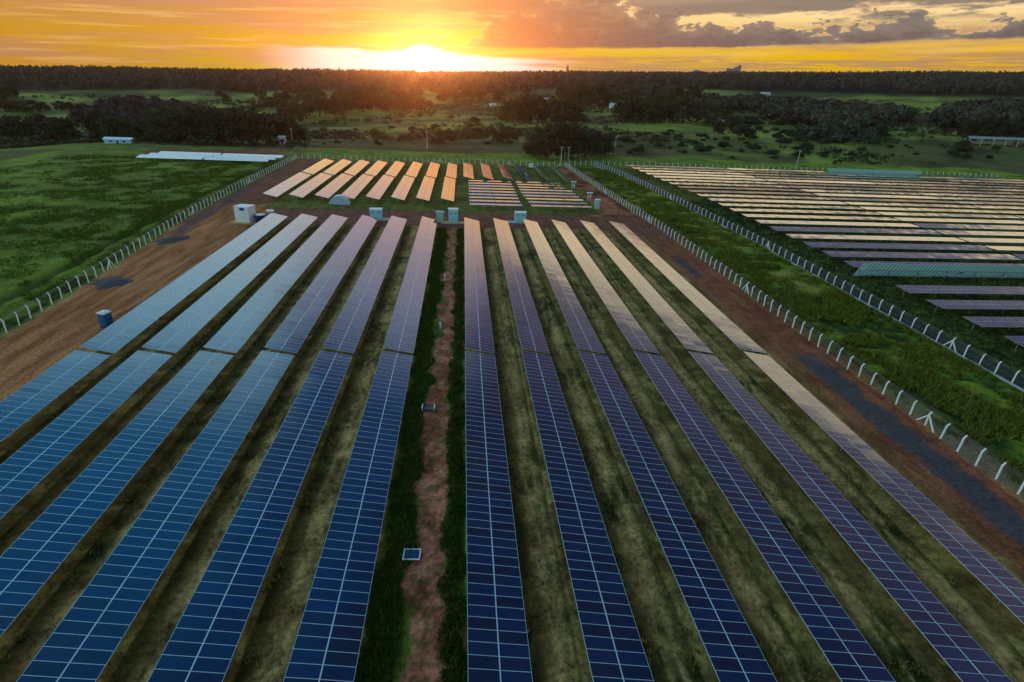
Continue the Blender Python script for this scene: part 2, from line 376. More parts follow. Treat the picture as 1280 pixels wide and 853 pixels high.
M_curb = mat('kerb_concrete', (.42, .42, .36), .85, var=.3, bump=.3)
M_white = mat('white_paint', (.75, .80, .80), .5, var=.12)
M_cyan = mat('pale_blue_paint', (.30, .62, .68), .5, var=.12)
M_green = mat('grey_green_paint', (.30, .46, .40), .55, var=.15)
M_blue = mat('blue_plastic', (.015, .12, .32), .35, var=.2)
M_navy = mat('dark_blue_plastic', (.01, .04, .13), .4, var=.2)
M_pad = mat('yellow_concrete', (.52, .40, .14), .85, var=.25, bump=.3)
M_dark = mat('dark_grille', (.02, .03, .04), .6)
M_gravel = mat('dark_gravel', (.075, .066, .062), .95, bump=1., bscale=6., var=.5)
M_roof = mat('pale_roof_sheet', (.52, .55, .55), .6, var=.15)
M_wall = mat('rendered_wall', (.50, .48, .42), .85, var=.15)
M_tarp = mat('pale_blue_sheet', (.33, .52, .62), .45, var=.15)

def glass_mat(name, base, base2, lines=False):
    m = bpy.data.materials.new(name); m.use_nodes = True; t = m.node_tree; n = N(t); b = t.nodes['Principled BSDF']
    tc = n.new('ShaderNodeTexCoord'); oi = n.new('ShaderNodeObjectInfo')
    sx = n.new('ShaderNodeSeparateXYZ'); t.links.new(tc.outputs['Object'], sx.inputs[0]); x, y, _ = sx.outputs
    rnd = oi.outputs['Random']
    if lines:   # module index as the random number
        idx = n.m('ADD', n.m('FLOOR', n.m('DIVIDE', y, 1.01)), n.m('MULTIPLY', n.m('GREATER_THAN', x, 0.), 61.))
        wn = n.new('ShaderNodeTexWhiteNoise', noise_dimensions='2D')
        t.links.new(n.xyz(idx, rnd, 0.), wn.inputs['Vector']); rnd = wn.outputs['Value']
    c = n.mix(n.ss(rnd, .3, .7), base, base2)
    def grid(v, per, w):
        f = n.m('FRACT', n.m('ADD', n.m('DIVIDE', v, per), 100.))
        return n.m('LESS_THAN', n.m('MINIMUM', f, n.m('SUBTRACT', 1., f)), w)
    cell = n.m('MAXIMUM', grid(x, .1785, .035), grid(y, .1583, .04))
    c = n.mix(n.m('MULTIPLY', cell, .5), c, (.02, .07, .14))
    dirt = n.noise(tc.outputs['Object'], .9, 4, .6)
    c = n.mix(n.ss(dirt, .45, .8, 0., .14), c, (.03, .05, .08))
    b.inputs['Roughness'].default_value = .07
    if lines:
        fx_ = n.m('LESS_THAN', n.m('ABSOLUTE', x), .035); ex = n.m('GREATER_THAN', n.m('ABSOLUTE', x), 2.16)
        fr = n.m('MAXIMUM', n.m('MAXIMUM', fx_, ex), grid(y, 1.01, .03))
        c = n.mix(fr, c, (.34, .42, .42)); t.links.new(n.m('ADD', .07, n.m('MULTIPLY', fr, .4)), b.inputs['Roughness'])
    t.links.new(c, b.inputs['Base Color'])
    b.inputs['IOR'].default_value = 1.62; b.inputs['Specular IOR Level'].default_value = .5
    return m
M_glass = glass_mat('solar_cells', (.0005, .018, .066), (.002, .010, .038))
M_glassL = glass_mat('solar_cells_far', (.002, .024, .075), (.007, .014, .045), True)

# ------------------------------------------------------------------ ground meshes
nx, ny = X.shape
I = np.arange(nx*ny).reshape(nx, ny)
F = np.stack([I[:-1, :-1], I[1:, :-1], I[1:, 1:], I[:-1, 1:]], -1).reshape(-1, 4)
V = np.stack([X, Y, Z], -1).reshape(-1, 3); CC = C.reshape(-1, 3)
def fmean(a): return ((a[:-1, :-1]+a[1:, :-1]+a[1:, 1:]+a[:-1, 1:])/4).reshape(-1)
fr_, fp_ = fmean(road), fmean(path)
cls = np.where(fr_ > .5, 1, np.where(fp_ > .5, 2, 0))
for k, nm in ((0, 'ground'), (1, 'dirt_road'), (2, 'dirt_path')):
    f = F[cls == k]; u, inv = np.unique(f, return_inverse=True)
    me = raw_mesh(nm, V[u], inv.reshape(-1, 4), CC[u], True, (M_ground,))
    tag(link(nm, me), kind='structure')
def hgt(x, y): return float(far_h(x, y))
TS = 40*1.003**np.arange(1700)
def hit(px, py):
    d = (FW+RT*((px-640)/FPX)-UP*((py-426.5)/FPX)).normalized()
    below = HC+d.z*TS <= far_h(d.x*TS, d.y*TS); i = int(np.argmax(below)) if below.any() else len(TS)-1
    t = TS[i]; return Vector((d.x*t, d.y*t, hgt(d.x*t, d.y*t)))
def depth(p): return (p-Vector((0, 0, HC))).dot(FW)

# ------------------------------------------------------------------ mesh helpers
class MB:
    def __init__(s): s.v = []; s.f = []; s.mi = []
    def quad(s, pts, m=0):
        i = len(s.v); s.v += [tuple(p) for p in pts]; s.f.append(tuple(range(i, i+len(pts)))); s.mi.append(m)
    def box(s, x0, x1, y0, y1, z0, z1, m=0, T=None, mtop=None):
        P = [(x0, y0, z0), (x1, y0, z0), (x1, y1, z0), (x0, y1, z0), (x0, y0, z1), (x1, y0, z1), (x1, y1, z1), (x0, y1, z1)]
        if T: P = [tuple(T @ Vector(p)) for p in P]
        i = len(s.v); s.v += P
        for k, q in enumerate([(3, 2, 1, 0), (4, 5, 6, 7), (0, 1, 5, 4), (1, 2, 6, 5), (2, 3, 7, 6), (3, 0, 4, 7)]):
            s.f.append(tuple(i+a for a in q)); s.mi.append(mtop if (mtop is not None and k == 1) else m)
    def bar(s, a, b, w, h=None, m=0):
        a, b = Vector(a), Vector(b); d = b-a; q = d.to_track_quat('Z', 'Y').to_matrix().to_4x4(); q.translation = a
        h = h or w; s.box(-w/2, w/2, -h/2, h/2, 0, d.length, m, q)
    def tube(s, a, b, r0, r1=None, n=8, m=0):
        a, b = Vector(a), Vector(b); r1 = r0 if r1 is None else r1; q = (b-a).to_track_quat('Z', 'Y')
        i = len(s.v)
        for c, r in ((a, r0), (b, r1)):
            for k in range(n):
                t = 2*math.pi*k/n; s.v.append(tuple(c+q @ Vector((r*math.cos(t), r*math.sin(t), 0))))
        for k in range(n):
            s.f.append((i+k, i+(k+1) % n, i+n+(k+1) % n, i+n+k)); s.mi.append(m)
        s.f.append(tuple(i+n+k for k in range(n))); s.mi.append(m)
        s.f.append(tuple(i+k for k in reversed(range(n)))); s.mi.append(m)
    def mesh(s, name, *mats, bevel=0):
        me = bpy.data.meshes.new(name); me.from_pydata(s.v, [], s.f)
        for m in mats: me.materials.append(m)
        me.polygons.foreach_set('material_index', s.mi); me.update()
        if bevel:
            bm = bmesh.new(); bm.from_mesh(me); bmesh.ops.remove_doubles(bm, verts=bm.verts, dist=1e-5)
            bmesh.ops.bevel(bm, geom=[e for e in bm.edges if e.is_manifold and e.calc_face_angle(0) > .5], offset=bevel, segments=2, affect='EDGES')
            bm.to_mesh(me); bm.free()
        return me
    def build(s, name, mats, parent=None, loc=(0, 0, 0), rot=(0, 0, 0), bevel=0):
        return link(name, s.mesh(name, *(mats if isinstance(mats, (list, tuple)) else (mats,)), bevel=bevel), parent, loc, rot)

# ------------------------------------------------------------------ solar tables
ML, MW, P = 2.2, 1.0, 1.01            # module length across the table, width along it, pitch
def module_mesh():
    b = MB(); e = .026; w = .017; t = .04; L, D = ML/2, MW/2
    b.box(-L, L, -D, -D+w, 0, t, 1); b.box(-L, L, D-w, D, 0, t, 1)
    b.box(-L, -L+e, -D+w, D-w, 0, t, 1); b.box(L-e, L, -D+w, D-w, 0, t, 1)
    b.quad([(-L+e, -D+w, t-.008), (L-e, -D+w, t-.008), (L-e, D-w, t-.008), (-L+e, D-w, t-.008)], 0)
    b.quad([(-L+e, D-w, .006), (L-e, D-w, .006), (L-e, -D+w, .006), (-L+e, -D+w, .006)], 2)
    b.box(-L, L, D-.07, D, -.07, -.002, 3)  # dark bar added under one edge, stands in for the frame's shadow
    return b.mesh('solar_module', M_glass, M_alu, M_back, M_edge_shade)
ME_MOD = module_mesh()
def slab_mesh(n, cols, seed, name='module_bank', jit=.006):
    """a run of n modules of a distant table, each a slab very slightly out of true, starting at y=0 and running to -y"""
    rr = random.Random(seed); b = MB(); t = .04
    seg = [rr.gauss(0, 1) for _ in range(2*(n//9+2))]
    for k in range(n):
        for c in cols:
            x0, x1 = (-ML-.02, -.02) if c < 0 else (.02, ML+.02)
            if cols == (0,): x0, x1 = -ML/2, ML/2
            g = (seg[(k//9)*2+(c > 0)]*.6+rr.gauss(0, .6))*jit; y1, y0 = -k*P, -k*P-MW
            zc = 0; dz = g*(x1-x0)/2; dy = rr.gauss(0, .3)*jit*MW/2
            tp = [(x0, y0, t-dz-dy), (x1, y0, t+dz-dy), (x1, y1, t+dz+dy), (x0, y1, t-dz+dy)]
            bt = [(p[0], p[1], p[2]-.035) for p in tp]
            b.quad(tp, 0); b.quad(bt[::-1], 1)
            for i in range(4): j = (i+1) % 4; b.quad([bt[i], bt[j], tp[j], tp[i]], 2)
    return b.mesh(name, M_glassL, M_back, M_alu)
def post_mesh(h, name='post'):
    b = MB(); w = .075
    b.box(-w, w, -.006, .006, -.3, h); b.box(-w, -w+.012, -.06, .06, -.3, h); b.box(w-.012, w, -.06, .06, -.3, h)
    return b.mesh(name, M_steel)
HT = 1.9
ME_POST = post_mesh(HT-.14)
def frame_parts(root, n, tilt, step=7.07, zc=HT):
    Ln = n*P
    b = MB(); b.bar((0, .15, zc-.11), (0, -Ln-.15, zc-.11), .15); b.build('torque_tube', M_steel, root)
    k = max(2, round(Ln/step)+1)
    for i in range(k): link('post', ME_POST, root, (0, -.6-i*(Ln-1.2)/(k-1), 0))
    mi = MB(); T = Matrix.Rotation(tilt, 4, 'Y')
    q = n//2
    mi.box(-.16, .16, -q*P-.3, -q*P+.3, zc-.75, zc-.2); mi.build('drive_motor', M_steel, root)
def rail_mesh(n, w=.04):
    b = MB(); b.box(-w/2, w/2, -n*P, 0, .0, .046); return b.mesh('centre_rail', M_rail)
def make_table(label, n, tilt, loc, rotz, group, nmod, single=False, zc=HT, seed=0):
    """root at the far / left end on the ground; modules run towards local -y; tilt > 0 lowers local +x"""
    root = thing('solar_table', label, 'solar table', loc, rotz, group)
    frame_parts(root, n, tilt, zc=zc)
    rr = random.Random(seed); ct, st_ = math.cos(tilt), math.sin(tilt)
    Tm = Matrix.Translation((0, 0, zc)) @ Matrix.Rotation(tilt, 4, 'Y')
    if nmod:
        sel = list(range(n-nmod, n)) if nmod < n else list(range(n))
        if label.find('in the front half') >= 0 and nmod < n: sel = list(range(nmod))
        segs = {}
        for c in (-1, 1):
            tj = 0
            for k in sel:
                if k % 7 == 0 or k == sel[0]:
                    tj = rr.gauss(0, .5)
                j = R(tj*.55+rr.gauss(0, .22)); jj = R(rr.gauss(0, .15))
                o = bpy.data.objects.new('solar_module', ME_MOD); S.collection.objects.link(o); o.parent = root
                x = c*(ML/2+.02); lp = Tm @ Vector((x, -k*P-P/2, 0))
                o.location = lp; o.rotation_euler = (jj, tilt+j, 0)
        rest = [k for k in range(n) if k not in sel]
        if rest:
            me = slab_mesh(len(rest), (-1, 1), seed+5, 'solar_modules', .006)
            o = link('solar_module_run', me, root, Tm @ Vector((0, -rest[0]*P, 0)), (0, tilt, 0)); o['kind'] = 'stuff'
        link('centre_rail', rail_mesh(n), root, Tm @ Vector((0, 0, .001)), (0, tilt, 0))
    else:
        link('module_bank', BANKS[(n, seed % 4)] if (n, seed % 4) in BANKS else BANKS.setdefault((n, seed % 4), slab_mesh(n, (0,) if single else (-1, 1), seed % 4, jit=.010)),
             root, (0, 0, zc), (0, tilt, 0))
    return root
BANKS = {}
ORD = ['first', 'second', 'third', 'fourth', 'fifth', 'sixth', 'seventh', 'eighth', 'ninth', 'tenth', 'eleventh', 'twelfth', 'thirteenth',
       'fourteenth', 'fifteenth', 'sixteenth', 'seventeenth', 'eighteenth', 'nineteenth', 'twentieth', 'twenty-first', 'twenty-second',
       'twenty-third', 'twenty-fourth', 'twenty-fifth', 'twenty-sixth', 'twenty-seventh', 'twenty-eighth', 'twenty-ninth', 'thirtieth']
def side(i, n):
    if i == 0: return 'leftmost'
    if i == n-1: return 'rightmost'
    return ORD[i]+' from left' if i < n/2 else (ORD[n-1-i]+' from right')
NT_, FT_ = R(10.2), R(12.6)
for i in range(12):
    s_ = 'left of the dirt path' if i < 6 else 'right of the dirt path'
    make_table(f'dark blue solar table in the front half, {side(i%6,6)} {s_}', 58, NT_+R(random.gauss(0, .25)),
               (XS[i]+2.2, 73.1, 0), 0, 'solar tables in the front half of the main field', 50, seed=100+i)
    make_table(f'sky-reflecting solar table in the rear half, {side(i%6,6)} {s_}', 85, (FT_ if i < 9 else R((11.6, 10.2, 8.8)[i-9]))+R(random.gauss(0, .35)),
               (XS[i]+2.25, 74.0+85*P, 0), 0, 'solar tables in the rear half of the main field', 50, seed=200+i)
# eight double rows behind the cross road
for i in range(8):
    x = -61.6+8.1*i
    make_table(f'orange-lit solar table behind the cross road, nearer of its pair, {side(i,8)}', 45, R(13)+R(random.gauss(0, .5)),
               (x, 232.6, 0), 0, 'orange-lit solar tables behind the cross road', 0, seed=300+i)
    make_table(f'bright orange solar table before the back fence, farther of its pair, {side(i,8)}', 40, R(12)+R(random.gauss(0, .5)),
               (x+.3, 274.5, 0), 0, 'orange-lit solar tables behind the cross road', 0, seed=340+i)
sing = ['orange', 'orange', 'pinkish', 'dull grey', 'dark grey', 'steeply turned dark']
for i, t in enumerate((13, 15, 19, 25, 31, 36)):
    make_table(f'short {sing[i]} solar table behind the pale strips, {side(i,6)} of six', 41, R(t),
               (2.6+8.05*i, 275.8, 0), 0, 'short solar tables at the back fence', 0, seed=400+i)
# nine pale strips, two columns
for i in range(9):
    y = 184.4+5.83*i
    for c in (0, 1):
        x0 = 2.4 if c == 0 else 21.6+(.0 if i > 4 else .3*(4-i)); n = 17 if c == 0 else (18 if i > 5 else 20)
        make_table(f'narrow pale solar strip, {ORD[i]} from the cross road, {"left" if c==0 else "right"} column', n, R(random.gauss(-1.5, 1.0)),
                   (x0, y, 0), R(90), 'narrow pale solar strips behind the cross road', 0, single=True, zc=1.3, seed=430+i*2+c+(n*100))
# neighbouring field on the right: rows run across
ROWS = 25; tilts = {}
for k in range(ROWS):
    yc = 77.6+8.79*k
    xl = float(np.interp(yc, [80, 140, 200, 240, 290], [93.0, 92.2, 90.7, 87.5, 83.4]))
    for c in range(4):
        x0 = xl+c*(52.6+.9)
        if k == 0 and c > 0 or k == 1 and c > 0 or k == 2 and c > 1: continue
        tl = R(random.choice((-1.5, 0, 0, 1))+random.gauss(0, .5)-(2.6 if k < 5 else 2.0 if k < 11 and random.random() < .75 else 0))
        back = (k == 4 and c == 0) or (k == 24 and c == 2)
        if back: tl = R(58)
        colr = 'teal-backed upturned' if back else ('mauve' if k < 4 else 'slate blue' if k < 9 else 'cream-lit')
        yy = yc+(1.6 if back else 0)
        nm = f'{colr} solar table, {ORD[k]} row of the right-hand field, {"leftmost" if c==0 else ORD[c]+" along"}'
        if back and k == 4: yy = 117.2
        make_table(nm, 52, tl, (x0 if not back else x0-(.8 if k == 4 else -2), yy, 0), R(90), 'solar tables of the right-hand field', 50 if (k < 5 and c == 0) else 0,
                   seed=500+k*4+c)
# far left group
for i in range(3):
    for c in (0, 1):
        make_table(f'pale blue-white solar table beyond the left field, {ORD[i]} row, {"left" if c==0 else "right"} half', 27, R(-10+random.gauss(0, 1)),
                   (-141.5+c*28+i*1.2, 267+6.6*i, 0), R(90), 'pale solar tables beyond the left grass field', 0, seed=700+i*2+c)

# single module lying by the path, and little markers
t = thing('loose_solar_module', 'small dark solar module in a white frame lying beside the dirt path', 'solar module', (-4.3, 36.7, .25), R(-3))
b = MB(); w = .09; L, D = .75, .62
b.box(-L, L, -D, -D+w, .02, .10, 1); b.box(-L, L, D-w, D, .02, .10, 1); b.box(-L, -L+w, -D+w, D-w, .02, .10, 1); b.box(L-w, L, -D+w, D-w, .02, .10, 1)
b.build('frame', [M_dark, M_white], t)
b = MB(); b.quad([(-L+w, -D+w, .07), (L-w, -D+w, .07), (L-w, D-w, .07), (-L+w, D-w, .07)]); b.box(-L+w, L-w, -D+w, D-w, -.1, .06); b.build('glass', M_glass, t)
t = thing('cable_trough', 'low open trough with two white end boards beside the path, halfway up the front', 'trough', (-4.2, 60.9, .1))
for s in (-1, 1): b = MB(); b.box(s*.75-.05, s*.75+.05, -.5, .5, 0, .45); b.build('end_board', M_white, t)
b = MB(); b.box(-.7, .7, -.45, .45, 0, .12); b.build('base', M_dark, t)
for i, (x, y, nm) in enumerate([(-3.6, 86.3, 'near'), (-3.6, 111.6, 'far')]):
    t = thing('marker_post', f'small white marker post in the grass beside the path, the {nm}er of two' if nm == 'near' else 'small white marker post in the grass beside the path, the farther of two', 'marker post', (x, y, 0), 0, 'white marker posts by the path')
    b = MB(); b.box(-.09, .09, -.09, .09, -.1, 1.0); b.build('post', M_white, t, bevel=.02); b = MB(); b.box(-.16, .16, -.16, .16, 1.0, 1.08); b.build('cap', M_white, t)

# ------------------------------------------------------------------ fences
def fence_post_mesh():
    b = MB(); w = .08; H = 1.9
    P0 = [(-w, -w, -.3), (w, -w, -.3), (w, w, -.3), (-w, w, -.3)]
    rings = [P0, [(-w, -w, H), (w, -w, H), (w, w, H), (-w, w, H)], [(w*.2+.20, -w*.8, H+.42), (w*1.7+.20, -w*.8, H+.36), (w*1.7+.20, w*.8, H+.36), (w*.2+.20, w*.8, H+.42)]]
    i = 0
    for r_ in rings: b.v += r_
    for k in range(2):
        for j in range(4):
            b.f.append((k*4+j, k*4+(j+1) % 4, k*4+4+(j+1) % 4, k*4+4+j)); b.mi.append(0)
    b.f.append((8, 9, 10, 11)); b.mi.append(0)
    return b.mesh('fence_post', M_post)
ME_FP = fence_post_mesh()
def wire_mat(name='chain_link', dens=.20, col=(.10, .13, .14)):
    m = bpy.data.materials.new(name); m.use_nodes = True; t = m.node_tree; n = N(t); b = t.nodes['Principled BSDF']
    b.inputs['Base Color'].default_value = (*col, 1); b.inputs['Roughness'].default_value = .5; b.inputs['Metallic'].default_value = .5
    tc = n.new('ShaderNodeTexCoord'); sx = n.new('ShaderNodeSeparateXYZ'); t.links.new(tc.outputs['UV'], sx.inputs[0])
    a = n.m('ADD', sx.outputs[0], sx.outputs[1]); c = n.m('SUBTRACT', sx.outputs[0], sx.outputs[1])
    l = [n.m('LESS_THAN', n.m('FRACT', n.m('MULTIPLY', q, 8.)), dens/2) for q in (a, c)]
    al = n.m('MAXIMUM', *l); tr = n.new('ShaderNodeBsdfTransparent'); mx = n.new('ShaderNodeMixShader')
    t.links.new(al, mx.inputs[0]); t.links.new(tr.outputs[0], mx.inputs[1]); t.links.new(b.outputs[0], mx.inputs[2])
    t.links.new(mx.outputs[0], t.nodes['Material Output'].inputs[0]); return m
M_link = wire_mat(); M_link2 = wire_mat('dark_chain_link', .55, (.06, .09, .13))
def make_fence(label, pts, out, spacing, link_mat, curb=False, braces=()):
    """pts: polyline on the ground; out: +1 hooks to the right of travel, -1 to the left"""
    root = thing('fence', label, 'fence', (pts[0][0], pts[0][1], 0)); o0 = Vector((pts[0][0], pts[0][1], 0))
    pts = [Vector((p[0], p[1], 0)) for p in pts]
    seg = [(a, b, (b-a).length) for a, b in zip(pts, pts[1:])]; T = sum(s[2] for s in seg)
    n = round(T/spacing); pos = []
    for i in range(n+1):
        d = T*i/n; k = 0
        while k < len(seg)-1 and d > seg[k][2]: d -= seg[k][2]; k += 1
        a, b, l = seg[k]; dr = (b-a)/l; pos.append((a+dr*d, dr))
    for i, (p, dr) in enumerate(pos):
        nrm = Vector((dr.y, -dr.x, 0))*out
        link('fence_post', ME_FP, root, p-o0+Vector((0, 0, random.gauss(0, .03))), (random.gauss(0, .03), random.gauss(0, .03), math.atan2(nrm.y, nrm.x)+random.gauss(0, .04)))
    # strands and netting
    b = MB(); nm = MB(); cb = MB(); uv = []; s = 0
    for (p, d0), (q, d1) in zip(pos, pos[1:]):
        nr = Vector((d0.y, -d0.x, 0))*out
        for z, ofs in ((.06, .09), (1.0, .09), (1.9, .09), (2.02, .14), (2.14, .19), (2.26, .24)):
            b.bar(p-o0+nr*ofs+Vector((0, 0, z)), q-o0+nr*ofs+Vector((0, 0, z)), .018)
        l = (q-p).length
        A = p-o0+nr*.1; B = q-o0+nr*.1
        nm.quad([A+Vector((0, 0, .05)), B+Vector((0, 0, .05)), B+Vector((0, 0, 1.9)), A+Vector((0, 0, 1.9))])
        uv += [(s, 0), (s+l, 0), (s+l, 1.85), (s, 1.85)]; s += l
        if curb: cb.bar(p-o0+Vector((0, 0, .04)), q-o0+Vector((0, 0, .04)), .34, .3)
    b.build('wire_strands', M_wire, root)
    me = nm.mesh('netting', link_mat); ul = me.uv_layers.new(name='UVMap')
    for i, c in enumerate(uv): ul.data[i].uv = c
    link('netting', me, root)
    if curb: cb.build('kerb', M_curb, root)
    for i in braces:
        p, dr = pos[min(i, len(pos)-1)]; 
        for s_ in (-1, 1):
            q = MB(); q.bar(p-o0+Vector((0, 0, 1.75)), p-o0+dr*s_*1.5, .15); q.build('brace', M_post, root)
    return root
make_fence('white-posted chain fence along the left dirt road beside the grass field', [(-68.9, 60)]+[(float(LW(y)), y) for y in (84, 113, 158, 201, 236, 288)], -1, 2.95, M_link, braces=(19, 36, 54, 76))
make_fence('white-posted fence along the right dirt road, nearer of the two right-hand fences', [(59.7, 32), (59.5, 117), (59.3, 139), (58.6, 164), (56.6, 193), (52.2, 289)], 1, 2.66, M_link, braces=(9, 28, 52, 70))
make_fence('white-posted fence with dark netting and pale kerb bordering the right-hand field', [(82.6, 55), (82.0, 150), (80.2, 183), (77.6, 223), (75, 262), (68.5, 299)], 1, 2.95, M_link2, True, braces=(8, 29, 52))
make_fence('white-posted back fence behind the orange-lit tables', [(-80, 288), (-9.5, 290.2), (52.2, 290)], -1, 2.9, M_link, braces=(0, 24, 36, 45))
make_fence('low far fence behind the right-hand field', [(52.2, 295), (68, 300), (200, 303), (300, 300)], -1, 3.2, M_link)

# ------------------------------------------------------------------ cabinets, kiosks and gear
def cabinet(label, x, y, w, d, h, body, pad=None, rot=0, roof=None, name='electrical_cabinet', grille=True):
    t = thing(name, label, 'electrical cabinet', (x, y, 0), rot)
    if pad:
        b = MB(); b.box(-w*.95-pad[0], w*.95+pad[1], -d*.8, d*.7, -.1, .14); b.build('concrete_pad', M_pad if len(pad) < 3 else M_curb, t, bevel=.03)
    b = MB(); b.box(-w/2, w/2, -d/2, d/2, .13, h-.1); b.build('body', body, t, bevel=.04)
    b = MB(); b.box(-w/2-.12, w/2+.12, -d/2-.12, d/2+.12, h-.1, h+.06); b.build('roof', roof or body, t, bevel=.03)
    for s in (-1, 1):
        b = MB(); b.box(s*w*.24-w*.21, s*w*.24+w*.21, -d/2-.035, -d/2-.002, .3, h-.28); o = b.build('door', body, t, bevel=.012)
        if grille:
            b = MB()
            for k in range(5): b.box(s*w*.24-w*.12, s*w*.24+w*.12, -d/2-.06, -d/2-.036, h*.66+k*.09, h*.66+k*.09+.05)
            b.build('grille', M_dark, o)
    return t
cabinet('pale blue cabinet on a concrete pad at the end of the fourth row', -25.0, 165.2, 3.4, 2.0, 3.1, M_cyan, (.6, 1.6, 1), 0, M_white)
cabinet('narrow grey-green cabinet beside the pale blue one at the head of the path', -6.5, 163.2, 2.1, 1.7, 3.1, M_green, None, 0, M_green, grille=False)
cabinet('tall pale blue cabinet with overhanging roof on a yellow pad beside the path', -2.6, 163.0, 2.7, 2.0, 4.1, M_cyan, (.9, 1.0), 0, M_white)
cabinet('pale blue cabinet on a concrete pad right of the path beside the cross road', 17.3, 165.5, 3.3, 2.0, 3.1, M_cyan, (1.6, .2, 1), 0, M_white)
# white cabin with dark cooler on its roof
t = thing('equipment_cabin', 'white box cabin with small dark cooler on a yellow pad by the left road', 'cabin', (-59.5, 158.8, 0), R(-14))
b = MB(); b.box(-3.2, 3.4, -2.6, 2.2, -.1, .14); b.build('concrete_pad', M_pad, t, bevel=.03)
b = MB(); b.box(-2.1, 2.1, -1.7, 1.7, .13, 4.2); b.build('body', M_white, t, bevel=.06)
b = MB(); b.box(-2.2, 2.2, -1.8, 1.8, 4.2, 4.42); b.build('roof', M_white, t, bevel=.04)
b = MB(); b.box(.3, 1.4, -1.76, -1.702, .3, 2.9); o = b.build('door', M_white, t, bevel=.01); b = MB(); b.box(.42, .52, -1.82, -1.762, 1.4, 1.7); b.build('handle', M_dark, o)
b = MB(); b.box(-.2, .9, -2.1, -1.702, 3.5, 4.15); b.build('cooler', M_navy, t, bevel=.03)
def drum(name, label, cat, x, y, r0, r1, h, m, lid):
    t = thing(name, label, cat, (x, y, 0)); b = MB(); b.tube((0, 0, -.05), (0, 0, h), r0, r1, 20); b.build('body', m, t)
    b = MB(); b.tube((0, 0, h), (0, 0, h+.14), r1*1.06, r1*1.02, 20); b.build('lid', lid, t); return t
drum('water_tank', 'dark blue water tank standing between the white cabin and the small green box', 'water tank', -55.7, 158.6, 1.1, 1.5, 2.0, M_navy, M_blue)
cabinet('small grey-green cabinet with pale lid right of the dark blue tank', -53.6, 161.3, 1.7, 1.5, 2.7, M_green, None, 0, M_white, grille=False)
# portable toilet
t = thing('portable_toilet', 'blue plastic portable toilet with a white roof on the left dirt road', 'portable toilet', (-56.6, 86.6, 0), R(-18)); t.scale = (.76, .76, .84)
b = MB(); b.box(-.95, .95, -.95, .95, 0, .18); b.build('base', M_dark, t)
b = MB(); b.box(-.9, .9, -.9, .9, .18, 2.75); bd = b.build('cabin_walls', M_blue, t, bevel=.06)
b = MB(); b.box(-.55, .55, -.95, -.902, .3, 2.45); o = b.build('door', M_blue, t, bevel=.02); b = MB(); b.box(.36, .44, -1.0, -.952, 1.2, 1.5); b.build('handle', M_dark, o)
b = MB(); b.box(-1, 1, -1, 1, 2.75, 2.88); b.box(-.8, .8, -.8, .8, 2.88, 3.02); b.box(-.45, .45, -.45, .45, 3.02, 3.1); b.build('roof', M_white, t, bevel=.03)
b = MB(); b.tube((.6, .6, 3.0), (.6, .6, 3.35), .06); b.build('vent_pipe', M_white, t)
# arched shelter
t = thing('arched_shelter', 'low pale blue arched shelter before the orange-lit tables', 'shelter', (-39.4, 186.0, 0)); t.scale = (.88, .9, .85)
b = MB(); n = 16; r = 3.6; hh = 3.2; y0, y1 = -1.6, 1.6
pt = lambda k, y, s=1: (r*s*math.cos(math.pi*k/n), y, hh*s*math.sin(math.pi*k/n))
for k in range(n):
    b.quad([pt(k, y0), pt(k+1, y0), pt(k+1, y1), pt(k, y1)][::-1]); b.quad([pt(k, y0, .97), pt(k+1, y0, .97), pt(k+1, y1, .97), pt(k, y1, .97)])
b.build('roof_sheet', M_tarp, t)
b = MB()
for k in range(n): b.quad([(0, y0+.04, 0), pt(k, y0+.04, .975), pt(k+1, y0+.04, .975)][::-1]); b.quad([(0, y1-.04, 0), pt(k, y1-.04, .975), pt(k+1, y1-.04, .975)])
b.build('end_wall', M_tarp, t)
b = MB()
for k in range(0, n, 1): b.bar(pt(k, y0-.03), pt(k+1, y0-.03), .12)
b.build('rib', M_white, t)
# instrument stands in the red yard
for i, (x, y, h, lb) in enumerate([(44.6, 226.8, 2.6, 'white-topped instrument stand on red soil, the one nearer the back fence'), (46.2, 203.0, 2.6, 'white-topped instrument stand on red soil, the one by the green bin')]):
    t = thing('instrument_stand', lb, 'instrument stand', (x, y, 0), 0, 'instrument stands in the red yard')
    b = MB(); b.box(-1.1, 1.1, -.6, .6, h, h+.25); b.build('top_box', M_white, t, bevel=.04)
    for s in (-1, 1): b = MB(); b.box(s*.5-.09, s*.5+.09, -.1, .1, -.1, h); b.build('leg', M_white, t)
    b = MB(); b.box(-.35, .35, -.25, .25, .9, 1.7); b.build('control_box', M_green, t, bevel=.03)
drum('storage_bin', 'green bin with pale lid on the red soil near the right fence', 'bin', 45.9, 188.6, .95, .95, 3.0, M_green, M_white)
cabinet('small white box by the back fence behind the short tables', 33.8, 283.6, 2.2, 1.4, 1.8, M_white, None, 0, M_white, grille=False)
